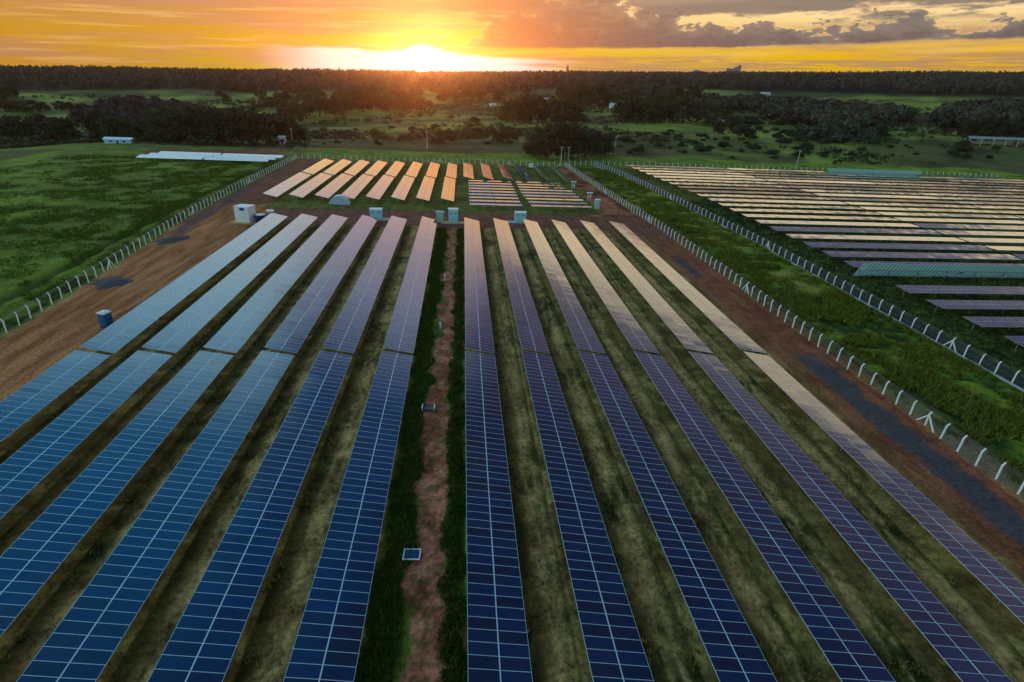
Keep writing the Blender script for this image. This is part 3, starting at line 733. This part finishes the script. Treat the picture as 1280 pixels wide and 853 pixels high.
# gravel mounds
def mound(label, x, y, rx, ry, h, seed, rot=0):
    n, m_ = 28, 14; vs = []; fs = []
    for j in range(m_+1):
        for i in range(n):
            a = 2*math.pi*i/n; rr = j/m_; k = 1+.5*(float(fbm(math.cos(a)*2+5, math.sin(a)*2+5, 1., seed, 3))-.5)*2
            zz = h*(1-rr*rr)**1.3*(1+.5*(float(fbm(rr*math.cos(a)*3+9, rr*math.sin(a)*3+9, 1.3, seed+3, 3))-.5))-.06*rr
            vs.append((rx*rr*k*math.cos(a), ry*rr*k*math.sin(a), zz))
    for j in range(m_):
        for i in range(n): fs.append((j*n+i, (j+1)*n+i, (j+1)*n+(i+1) % n, j*n+(i+1) % n))
    me = raw_mesh('gravel_mound', vs, fs, None, True, (M_gravel,))
    tag(link('gravel_mound', me, None, (x, y, 0), (0, 0, rot)), label, 'gravel heap', 'dark gravel heaps on the left road')
mound('dark gravel heap at the left fence foot, farther of the two on the left road', -70.2, 138.5, 3.2, 5.0, .7, 3, R(-15))
mound('dark gravel heap on the left road nearer the camera, beyond the blue toilet', -67.2, 107.5, 3.5, 3.6, .65, 5)

# ------------------------------------------------------------------ vegetation
def leaf_cloud(cent, rad, n, size, rg, up=.3, shell=.55):
    """n leaf quads in an ellipsoid shell, random facing"""
    d = rg.normal(size=(n, 3)); d /= np.linalg.norm(d, axis=1)[:, None]
    r = (shell+(1-shell)*rg.random(n)**.6)[:, None]
    return np.asarray(cent)+d*r*np.asarray(rad), d
def quads_from(Pc, Dn, size, rg, cols):
    n = len(Pc); a = rg.normal(size=(n, 3))+Dn*1.0; a /= np.linalg.norm(a, axis=1)[:, None]
    t = np.cross(a, rg.normal(size=(n, 3))); t /= np.linalg.norm(t, axis=1)[:, None]+1e-9; bt = np.cross(a, t)
    s = (size*(.6+.8*rg.random(n)))[:, None]
    V = np.stack([Pc-t*s*.5, Pc+bt*s*.35, Pc+t*s*.5, Pc-bt*s*.35], 1).reshape(-1, 3)
    F = np.arange(4*n).reshape(n, 4); return V, F, np.repeat(cols, 4, 0)
def crown_mesh(name, kind, seed, nleaf=2600):
    rg = np.random.default_rng(seed); Vs = []; Fs = []; Cs = []; off = 0
    ncl = 46 if kind != 'bush' else 16
    base = np.array({'round': (.065, .070, .035), 'dark': (.045, .052, .028), 'light': (.085, .105, .045), 'bush': (.042, .056, .024)}[kind])
    for c in range(ncl):
        u = rg.normal(size=3); u /= np.linalg.norm(u); u[2] = abs(u[2])*.95-.15
        rr = rg.random()**.5
        if kind == 'bush': cen = np.array((u[0]*.36*rr, u[1]*.36*rr, .30+u[2]*.30*rr)); rad = np.array((.17, .17, .15))*(.7+.7*rg.random())
        else: zz = .14+.70*rg.random()**.9; wr = .40*math.sqrt(max(.05, 1-((zz-.38)/.56)**2)); an = rg.random()*6.283; rr = rg.random()**.35; cen = np.array((math.cos(an)*wr*rr, math.sin(an)*wr*rr, zz)); rad = np.array((.145, .145, .12))*(.65+.8*rg.random())
        m = nleaf//ncl; P_, D_ = leaf_cloud(cen, rad, m, 1, rg)
        col = base*(.65+.8*rg.random())*(1+.3*(rg.random((m, 1))-.5)*2)*np.array((1+.3*(rg.random()-.5), 1, 1+.2*(rg.random()-.5)))
        v, f, cc = quads_from(P_, D_, .060 if kind != 'bush' else .07, rg, col); Vs.append(v); Fs.append(f+off); Cs.append(cc); off += len(v)
    return raw_mesh(name, np.concatenate(Vs), np.concatenate(Fs), np.clip(np.concatenate(Cs), .003, .5), False, (M_leaf,))
def trunk_mesh(seed):
    rr = random.Random(seed); b = MB(); b.tube((0, 0, -.05), (0, 0, .16), .032, .024); p = Vector((0, 0, .15))
    b.tube((0, 0, .15), (rr.uniform(-.03, .03), rr.uniform(-.03, .03), .5), .023, .010)
    for k in range(5):
        a = 2*math.pi*(k+rr.random()*.6)/5; b.tube(p+Vector((0, 0, .03*k)), (math.cos(a)*.26, math.sin(a)*.26, .42+.1*rr.random()), .014, .004, 6)
    return b.mesh('trunk', M_bark)
CROWNS = {k: [crown_mesh('crown', k, 900+i*7+j*31, 3000) for i in range(4)] for j, k in enumerate(('round', 'dark', 'light'))}
BUSH = [crown_mesh('shrub', 'bush', 1200+i, 1300) for i in range(5)]
TRUNKS = [trunk_mesh(i) for i in range(4)]
def tree_at(px, py, wpx, hpx, kind, label, group):
    p = hit(px, py); z = depth(p); s = wpx*z/FPX*1.05; h = hpx*z/FPX*1.02
    root = thing('tree', label, 'tree', p, random.random()*6.28, group)
    c = link('crown', random.choice(CROWNS[kind]), root); c.scale = (s, s, h*1.12)
    t = link('trunk', random.choice(TRUNKS), root); t.scale = (s, s, h*1.12)
    return root
def cluster(where, kind, lst, group):
    lst = sorted(lst, key=lambda q: q[0])
    for i, q in enumerate(lst):
        lab = f'dark broad tree {where}' if kind != 'light' else f'lighter green tree {where}'
        if len(lst) > 1: lab += f', {side(i, len(lst))}'
        tree_at(*q, kind, lab, group)
G = 'trees in the country beyond the field'
cluster('in the left clump behind the grass field', 'dark', [(4, 175, 34, 22), (28, 176, 40, 28), (52, 172, 32, 26), (80, 180, 46, 29), (66, 164, 34, 16)], G)
cluster('in the clump by the pale barn', 'dark', [(130, 176, 38, 33), (150, 178, 36, 30), (166, 178, 26, 22)], G)
cluster('in the long wood edge behind the pale tables', 'dark', [(190, 177, 34, 24), (210, 179, 40, 30), (234, 179, 40, 36), (256, 179, 42, 38), (278, 180, 42, 40), (300, 180, 42, 40), (322, 180, 42, 38), (345, 179, 40, 33), (362, 178, 28, 26), (377, 179, 24, 20)], G)
cluster('in the second line of the long wood edge', 'round', [(200, 163, 32, 24), (222, 160, 34, 24), (244, 158, 34, 24), (266, 158, 30, 22), (290, 160, 30, 22)], G)
cluster('in the round clump left of the sun', 'round', [(340, 137, 22, 14), (357, 146, 30, 26), (366, 156, 36, 24), (384, 148, 34, 28), (400, 146, 36, 28), (420, 146, 22, 20), (430, 144, 28, 27)], G)
cluster('on the light meadow at upper left', 'round', [(293, 114, 16, 9), (309, 115, 16, 9), (318, 115, 12, 8), (327, 125, 15, 12), (276, 124, 14, 10), (284, 128, 12, 10)], G)
cluster('on the meadow edge above the round clump', 'round', [(358, 118, 16, 13), (366, 119, 15, 12), (377, 118, 17, 14), (391, 119, 11, 10)], G)
cluster('with loose crown on the meadow', 'light', [(318, 139, 9, 12), (327, 139, 10, 12)], G)
cluster('at the far left edge below the forest', 'dark', [(2, 124, 22, 16), (14, 122, 18, 14), (4, 128, 12, 9)], G)
cluster('in the hedge across the left meadow', 'round', [(6, 139, 24, 11), (22, 139, 22, 11), (40, 140, 24, 13), (56, 139, 14, 10), (76, 137, 18, 9), (88, 138, 14, 9)], G)
cluster('under the sun at the forest foot', 'dark', [(448, 138, 26, 24), (464, 137, 26, 26), (484, 138, 26, 26), (504, 139, 24, 24), (520, 134, 22, 20)], G)
cluster('in the group right below the sun', 'round', [(560, 124, 20, 15), (574, 124, 22, 16), (590, 125, 24, 16), (602, 125, 16, 13)], G)
tree_at(623, 128, 18, 14, 'dark', 'single round dark tree on the meadow right of the sun', G)
tree_at(658, 119, 14, 8, 'round', 'small single tree on the meadow before the forest, right of the round one', G)
cluster('in the big double clump on the middle meadow', 'dark', [(640, 153, 34, 24), (654, 154, 36, 31), (672, 155, 34, 31), (688, 155, 32, 26), (706, 156, 36, 28), (720, 155, 26, 20)], G)
cluster('in the large clump just behind the back fence', 'dark', [(668, 196, 30, 24), (684, 199, 42, 38), (704, 200, 44, 42), (722, 199, 40, 38), (740, 196, 34, 29), (756, 195, 28, 24)], G)
cluster('in the wood behind the double clump', 'round', [(704, 126, 22, 16), (717, 132, 26, 22), (732, 134, 30, 27), (748, 134, 30, 27), (762, 134, 20, 20)], G)
cluster('in the clump right of centre below the forest', 'dark', [(776, 150, 26, 20), (790, 152, 32, 26), (806, 154, 32, 28), (820, 153, 24, 22)], G)
cluster('in the clump by the white houses', 'round', [(836, 152, 28, 22), (852, 153, 32, 26), (870, 153, 34, 26), (886, 150, 26, 18), (842, 136, 30, 24), (864, 134, 30, 24), (824, 138, 26, 22)], G)
cluster('in the row stepping down to the field', 'round', [(890, 158, 24, 14), (906, 155, 22, 16), (918, 159, 26, 13), (934, 156, 18, 10)], G)
tree_at(898, 168, 18, 15, 'dark', 'single round tree alone on the bright field right of centre', G)
cluster('behind the long shed at right', 'dark', [(1206, 172, 22, 20), (1222, 173, 26, 24), (1238, 173, 24, 23), (1254, 173, 24, 20), (1272, 174, 26, 18)], G)
cluster('in the pale scrub right of the bright field', 'light', [(1058, 168, 14, 18), (1048, 166, 12, 14), (1066, 170, 14, 12), (920, 130, 10, 8), (929, 137, 10, 8)], G)
# shrubs
sg = 'shrubs on the rough pasture'
def shrub(px, py, w, h, lab):
    p = hit(px, py); z = depth(p); s = w*z/FPX
    o = link('shrub', random.choice(BUSH), None, p, (0, 0, random.random()*6)); o.scale = (s*1.2, s*1.2, h*z/FPX*1.5); tag(o, lab, 'shrub', sg)
for nm, x0, x1, y0, y1, n, w in (('in the scrub below the sun', 395, 640, 150, 184, 60, 13), ('in the scrub left of the near clump', 560, 650, 166, 180, 12, 15),
                         ('on the pasture behind the back fence', 765, 960, 166, 194, 55, 11), ('on the pasture behind the right-hand field', 960, 1280, 160, 200, 80, 12),
                         ('at the foot of the left woods', 0, 380, 176, 181, 34, 10), ('in the gully right of the lone tree', 905, 1010, 150, 176, 34, 15)):
    Lq = sorted([(random.uniform(x0, x1), random.uniform(y0, y1)) for _ in range(n)])
    for i, (x, y) in enumerate(Lq):
        s = w*random.choice((.4, .55, .8, 1.1, 1.7))*random.uniform(.8, 1.25)*(.6+.4*(y-y0)/(y1-y0)); shrub(x, y, s, s*.55, f'low dark shrub {nm}')
# woods and plateau forest: masses
def mass(name, label, P0, S0, H0, seed, per, base, kind='stuff', pine=False):
    rg = np.random.default_rng(seed); n = len(P0); N_ = n*per
    d = rg.normal(size=(N_, 3)); d /= np.linalg.norm(d, axis=1)[:, None]; r = (.6+.4*rg.random(N_))[:, None]
    ctr = np.repeat(np.asarray(P0), per, 0); s = np.repeat(np.asarray(S0), per); h = np.repeat(np.asarray(H0), per)
    q = d*r*np.stack([s*.55, s*.55, h*.42], 1); Pc = ctr+q+np.stack([h*0, h*0, h*.55], 1)
    if pine: k = np.clip(1.25-(q[:, 2]/(h*.42)+1)*.42, .3, 1.2)[:, None]; Pc[:, :2] = ctr[:, :2]+q[:, :2]*k
    tone = np.repeat(.6+.8*rg.random(n), per)[:, None]*(.75+.5*rg.random((N_, 1)))
    v, f, cc = quads_from(Pc, d, 1., rg, np.asarray(base)*tone)
    # scale leaf size with tree size
    sc = np.repeat(s*.30, 4)[:, None]; cen = np.repeat(Pc, 4, 0); v = cen+(v-cen)*sc
    me = raw_mesh(name, v, f, np.clip(cc, .002, .4), False, (M_leaf,)); tag(link(name, me), label, 'wood', None, kind)
def in_poly(x, y, poly):
    c = False; j = len(poly)-1
    for i in range(len(poly)):
        if (poly[i][1] > y) != (poly[j][1] > y) and x < (poly[j][0]-poly[i][0])*(y-poly[i][1])/(poly[j][1]-poly[i][1])+poly[i][0]: c = not c
        j = i
    return c
def wood(label, poly, n, s, h, seed, base):
    rr = random.Random(seed); xs = [q[0] for q in poly]; ys = [q[1] for q in poly]; P0 = []; tr = 0
    while len(P0) < n and tr < n*20:
        tr += 1; x, y = rr.uniform(min(xs), max(xs)), rr.uniform(min(ys), max(ys))
        if in_poly(x, y, poly): P0.append(hit(x, y))
    k = [rr.uniform(.75, 1.25) for _ in P0]
    mass('wood', label, np.array(P0), np.array([s*a for a in k]), np.array([h*a for a in k]), seed, 110, base)
DK = (.062, .070, .044)
wood('dense dull wood on the left slope below the plateau forest', [(100, 148), (118, 136), (150, 128), (200, 132), (250, 138), (262, 152), (240, 160), (180, 166), (120, 160), (98, 154)], 200, 13, 9, 51, (.062, .052, .046))
wood('wide dark wood right of the white houses', [(846, 126), (900, 130), (945, 130), (1000, 134), (1060, 140), (1100, 144), (1140, 150), (1100, 158), (1040, 162), (985, 156), (960, 150), (940, 140), (850, 138)], 380, 15, 12, 52, DK)
wood('dark wood at the right edge above the long shed', [(1172, 150), (1186, 144), (1220, 141), (1282, 138), (1282, 164), (1240, 162), (1180, 162), (1166, 156)], 220, 15, 13, 53, DK)
wood('dark scrubby wood in the dip before the right woods', [(1000, 160), (1050, 156), (1105, 160), (1115, 172), (1050, 182), (1000, 176)], 60, 11, 8, 54, (.045, .062, .032))
wood('dark wood along the plateau foot in the middle', [(610, 116), (700, 112), (790, 114), (846, 116), (846, 130), (780, 128), (690, 112), (610, 119)], 160, 14, 12, 56, DK)
wood('low scrub wood under the sun', [(415, 126), (560, 112), (560, 128), (530, 140), (440, 142)], 60, 11, 8, 57, (.070, .050, .030))
rg = np.random.default_rng(5)
def forest_pts(n, d0, d1, a0, a1, pw=1.):
    d = d0+(d1-d0)*rg.random(n)**pw; a = np.radians(a0+(a1-a0)*rg.random(n)); x, y = d*np.sin(a), d*np.cos(a); return np.stack([x, y, far_h(x, y)], 1)
Pf = np.concatenate([forest_pts(9500, 1010, 1500, -46, 56), forest_pts(5200, 1450, 2100, -44, 54, 1.2)])
edge = fbm(Pf[:, 0], Pf[:, 1], 1/180., 91, 3); dd = np.hypot(Pf[:, 0], Pf[:, 1]); Pf = Pf[(dd > 1075+ (edge-.5)*170)]
k = .85+.3*rg.random(len(Pf))
mass('plateau_forest', 'dark plateau forest along the whole horizon', Pf, 9*k, 16.5*k, 55, 34, (.070, .078, .062), pine=True)
def scrub_pts(rg, n):
    a = np.radians(-46+104*rg.random(n)); d = 345+640*rg.random(n)**1.25; x, y = d*np.sin(a), d*np.cos(a)
    q = fbm(x, y, .016, 95, 3)+.05*sst(x, 0, 100)+.25*(fbm(x, y, .08, 96, 2)-.5); k = (q > .50) & (y > 336) & ~((np.abs(x-70) < 90) & (y < 420)); x, y = x[k], y[k]; return np.stack([x, y, far_h(x, y)], 1)
Ps = scrub_pts(rg, 19000); ks = rg.random(len(Ps))**2
mass('scrub', 'low tangled scrub scattered over the rough pasture', Ps, 1.6+4.2*ks, 1.0+2.6*ks, 58, 26, (.050, .060, .026))
# grass on the near ground
def tufts(name, label, n, sampler, h, colf, seed, blades=5):
    rg = np.random.default_rng(seed); Pt = sampler(rg, n); n = len(Pt); N_ = n*blades
    c = np.repeat(Pt, blades, 0); hh = h*(.5+rg.random(N_)); sc = np.repeat(.6+.8*rg.random(n), blades); hh = hh*sc
    a = rg.random(N_)*6.283; off = rg.normal(size=(N_, 2))*.10*h/.25; lean = rg.normal(size=(N_, 2))*.45*hh[:, None]
    b0 = np.column_stack([c[:, 0]+off[:, 0], c[:, 1]+off[:, 1], np.full(N_, -.06)]); wv = np.column_stack([np.cos(a), np.sin(a), np.zeros(N_)])*(h*.16)*sc[:, None]
    tip = b0+np.column_stack([lean, hh+.06])
    Vv = np.stack([b0-wv, b0+wv, tip], 1).reshape(-1, 3); col = colf(rg, n); col = np.repeat(col, blades, 0)*(.7+.6*rg.random((N_, 1)))
    me = raw_mesh(name, Vv, np.arange(3*N_).reshape(-1, 3), np.repeat(np.clip(col, .003, .5), 3, 0), False, (M_grass,)); tag(link(name, me), label, 'grass', None, 'stuff')
def gcol(a, b):
    return lambda rg, n: np.asarray(a)+(np.asarray(b)-np.asarray(a))*rg.random((n, 1))
def aisles(rg, n):
    out = []
    i = rg.integers(0, 12, n); t = rg.random(n); y = 24+(156-24)*rg.random(n)**1.5
    a = np.array(XS)[i]+3.6; b = np.array(XS+[51.5])[i+1]+.6; x = a+(b-a)*t
    rd, pt_ = masks(x, y); dens = fbm(x, y, .5, 81, 3); keep = (rd < .4) & (rg.random(n) > pt_*.90) & (dens > .47)
    return np.column_stack([x, y])[keep]
tufts('grass', 'rough olive and straw grass between the solar tables', 46000, aisles, .20, gcol((.07, .075, .012), (.42, .31, .085)), 1)
def pathside(rg, n):
    x = np.where(rg.random(n) < .65, -4.4-2.6*rg.random(n), -1.3+1.7*rg.random(n)); y = 24+132*rg.random(n)**1.4; x = x+(vnoise(y*.35, y*0+1, 43)-.5)*1.3*(x < -4)+(vnoise(y*.45, y*0+2, 44)-.7)*.9*(x > -2); return np.column_stack([x, y])
tufts('grass', 'lush green grass on both sides of the central dirt path', 16000, pathside, .32, gcol((.030, .066, .006), (.080, .135, .012)), 2)
def strp(rg, n):
    y = 34+250*rg.random(n)**1.3; t = rg.random(n); x = RF(y)+1+(SF(y)-RF(y)-1.4)*t; dens = fbm(x, y, .28, 83, 3); k = (dens > .42) & (x-RF(y)+(fbm(x, y, .6, 11, 5, .6)-.5)*5+(fbm(x, y, .12, 12, 4)-.5)*8 > 2.6)
    return np.column_stack([x, y])[k]
tufts('grass', 'tall clumpy grass between the two right-hand fences', 52000, strp, .48, gcol((.055, .080, .006), (.22, .23, .03)), 3)
def lfl(rg, n):
    y = 75+205*rg.random(n)**1.2; x = LW(y)-1-95*rg.random(n)**1.3; dens = fbm(x, y, .16, 85, 3); k = dens > .45; return np.column_stack([x, y])[k]
tufts('grass', 'thick dark green pasture left of the left fence', 60000, lfl, .42, gcol((.060, .095, .007), (.13, .185, .016)), 4)
def rfl(rg, n):
    y = 66+140*rg.random(n)**1.2; x = SF(y)+.5+70*rg.random(n)**1.2; return np.column_stack([x, y])
tufts('grass', 'dark grass under the tables of the right-hand field', 26000, rfl, .36, gcol((.014, .034, .010), (.035, .062, .018)), 6)

# ------------------------------------------------------------------ far buildings, poles
def house(label, px, py, w, d, h, rh, rot=0, name='house', cat='house', roof=None, wall=None, z=None):
    p = hit(px, py); t = thing(name, label, cat, p, rot)
    b = MB(); b.box(-w/2, w/2, -d/2, d/2, -1, h); b.build('wall', wall or M_wall, t)
    b = MB(); o = .5
    b.quad([(-w/2-o, -d/2-o, h), (w/2+o, -d/2-o, h), (w/2+o, 0, h+rh), (-w/2-o, 0, h+rh)]); b.quad([(w/2+o, d/2+o, h), (-w/2-o, d/2+o, h), (-w/2-o, 0, h+rh), (w/2+o, 0, h+rh)])
    b.quad([(-w/2-o, -d/2-o, h), (-w/2-o, 0, h+rh), (-w/2-o, d/2+o, h)]); b.quad([(w/2+o, -d/2-o, h), (w/2+o, d/2+o, h), (w/2+o, 0, h+rh)]); b.quad([(-w/2-o, d/2+o, h-.02), (w/2+o, d/2+o, h-.02), (w/2+o, -d/2-o, h-.02), (-w/2-o, -d/2-o, h-.02)])
    b.build('roof', roof or M_roof, t)
    for k in (-1, 1): b = MB(); b.box(k*w*.25-.6, k*w*.25+.6, -d/2-.08, -d/2-.01, h*.4, h*.75); b.build('window', M_dark, t)
    b = MB(); b.box(-.5, .5, -d/2-.08, -d/2-.01, 0, h*.72); b.build('door', M_dark, t)
    return t
house('low white-roofed barn under the left trees', 150, 179.5, 13, 5, 2.2, 1.0, R(5), 'barn', 'barn', M_white, M_tarp)
house('tiny white-roofed shed left of the low barn', 103, 178.5, 5, 4, 2, .8, 0, 'shed', 'shed', M_white)
house('white house at the tree edge right of the middle clump', 770, 136, 16, 9, 4.2, 2, R(10), wall=M_white, roof=M_white)
house('small white building beside the double clump', 616, 133, 8, 5, 2.6, 1, R(20), 'shed', 'shed', M_white, M_white)
house('pale house half hidden behind the dark trees', 682, 127, 9, 6, 3.5, 1.5, 0)
house('white-roofed house above the tree row right of centre', 880, 131, 14, 9, 5, 2.5, R(-12), roof=M_white, wall=M_white)
house('small pale-roofed hut behind the lone round tree', 899, 156, 7, 5, 3, 1.4, R(8), 'hut', 'hut', M_white)
house('little pale building in the far right wood', 956, 121, 13, 8, 4, 2, 0)
house('narrow cream pump house at the end of the long wood edge', 354, 181, 3.2, 3.2, 4.4, .6, 0, 'pump_house', 'pump house', M_wall, M_wall)
# long open shed at right
p0, p1 = hit(1208, 180), hit(1330, 184)
t = thing('long_shed', 'long open shed with grey roof on many posts at the right edge', 'shed', p0, math.atan2(p1.y-p0.y, p1.x-p0.x)); L = (p1-p0).length; s_ = (p1.z-p0.z)/L
b = MB(); h = 4.
b.quad([(-1, -5, h), (L+1, -5, h+s_*L), (L+1, 0, h+1.5+s_*L), (-1, 0, h+1.5)]); b.quad([(L+1, 5, h+s_*L), (-1, 5, h), (-1, 0, h+1.5), (L+1, 0, h+1.5+s_*L)])
b.quad([(-1, 5, h-.15), (L+1, 5, h-.15+s_*L), (L+1, -5, h-.15+s_*L), (-1, -5, h-.15)]); b.quad([(-1, -5, h-.15), (L+1, -5, h-.15+s_*L), (L+1, -5, h+s_*L), (-1, -5, h)])
b.build('roof', mat('grey_roof', (.24, .27, .25), .7), t)
n = int(L/7)
for k in range(n+1):
    for y in (-4.6, 4.6): b = MB(); x = k*L/n; b.box(x-.22, x+.22, y-.22, y+.22, -2+s_*x, h-.1+s_*x); b.build('post', M_curb, t)
b = MB(); b.quad([(0, 4.3, s_*0-1), (L, 4.3, s_*L-1), (L, 4.3, 2.2+s_*L), (0, 4.3, 2.2)]); b.quad([(0, 4.2, -1), (0, 4.2, 2.2), (L, 4.2, 2.2+s_*L), (L, 4.2, s_*L-1)]); b.build('rear_wall', M_curb, t)
# skyline
def skyline(name, label, cat, px, dist, base, parts):
    d = (FW+RT*((px-640)/FPX)-UP*((92-426.5)/FPX)); a = math.atan2(d.x, d.y); x, y = dist*math.sin(a), dist*math.cos(a)
    t = thing(name, label, cat, (x, y, hgt(x, y)), -a)
    for nm, m_, bx in parts:
        b = MB()
        for q in bx: b.box(*q)
        b.build(nm, m_, t)
M_far = mat('far_concrete', (.20, .19, .20), .9)
skyline('water_tower', 'slim dark tower rising above the forest skyline right of the sun', 'tower', 709, 2200, 0, [('shaft', M_far, [(-3, 3, -3, 3, -5, 38)]), ('tank', M_far, [(-4.5, 4.5, -4.5, 4.5, 24, 30)]), ('mast', M_far, [(-.8, .8, -.8, .8, 38, 46)])])
skyline('factory_building', 'stepped dark building on the skyline right of centre', 'building', 916, 2300, 0, [('lower_block', M_far, [(-24, 24, -10, 10, -5, 30)]), ('upper_block', M_far, [(2, 24, -8, 8, 30, 36)]), ('roof_tower', M_far, [(12, 24, -6, 6, 36, 41)])])
skyline('warehouse', 'low pale building on the skyline left of the stepped one', 'building', 872, 2300, 0, [('lower_block', M_far, [(-19, 19, -10, 10, -5, 26)]), ('upper_block', M_far, [(-12, 4, -8, 8, 26, 29)])])
# poles
M_pole = mat('pole_concrete', (.42, .42, .38), .8)
for px, py, h, lab in [(534, 186, 10, 'pale utility pole standing in the green strip below the sun'), (468, 145, 11, 'white pole at the scrub edge left of the sun'), (768, 192, 10, 'utility pole right of the near tree clump'),
                   (995, 211, 10, 'utility pole behind the right-hand field'), (701, 203, 8, 'left of two thin poles before the near tree clump'), (710, 203, 8, 'right of two thin poles before the near tree clump'), (366, 180, 9, 'grey pole at the end of the long wood edge')]:
    p = hit(px, py); t = thing('utility_pole', lab, 'utility pole', p, random.uniform(-.4, .4), 'utility poles')
    b = MB(); b.tube((0, 0, -.5), (0, 0, h), .26, .16); b.build('pole', M_pole, t); b = MB(); b.box(-1.1, 1.1, -.08, .08, h-.7, h-.5); b.build('crossarm', M_pole, t)
    for s in (-.9, 0, .9): b = MB(); b.tube((s, 0, h-.5), (s, 0, h-.25), .07); b.build('insulator', M_white, t)
print('objects', len(bpy.data.objects), 'quads', sum(len(m.polygons) for m in bpy.data.meshes))

# ------------------------------------------------------------------ haze
b = MB(); b.box(-3200, 3200, -120, 3300, -300, 190)
hz = b.mesh('haze'); o = tag(link('haze', hz), kind='stuff')
m = bpy.data.materials.new('air'); m.use_nodes = True; t = m.node_tree; t.nodes.clear()
v = t.nodes.new('ShaderNodeVolumePrincipled'); v.inputs['Color'].default_value = (1., .74, .58, 1); v.inputs['Density'].default_value = .000034; v.inputs['Anisotropy'].default_value = .90
ou = t.nodes.new('ShaderNodeOutputMaterial'); t.links.new(v.outputs[0], ou.inputs['Volume']); hz.materials.append(m)
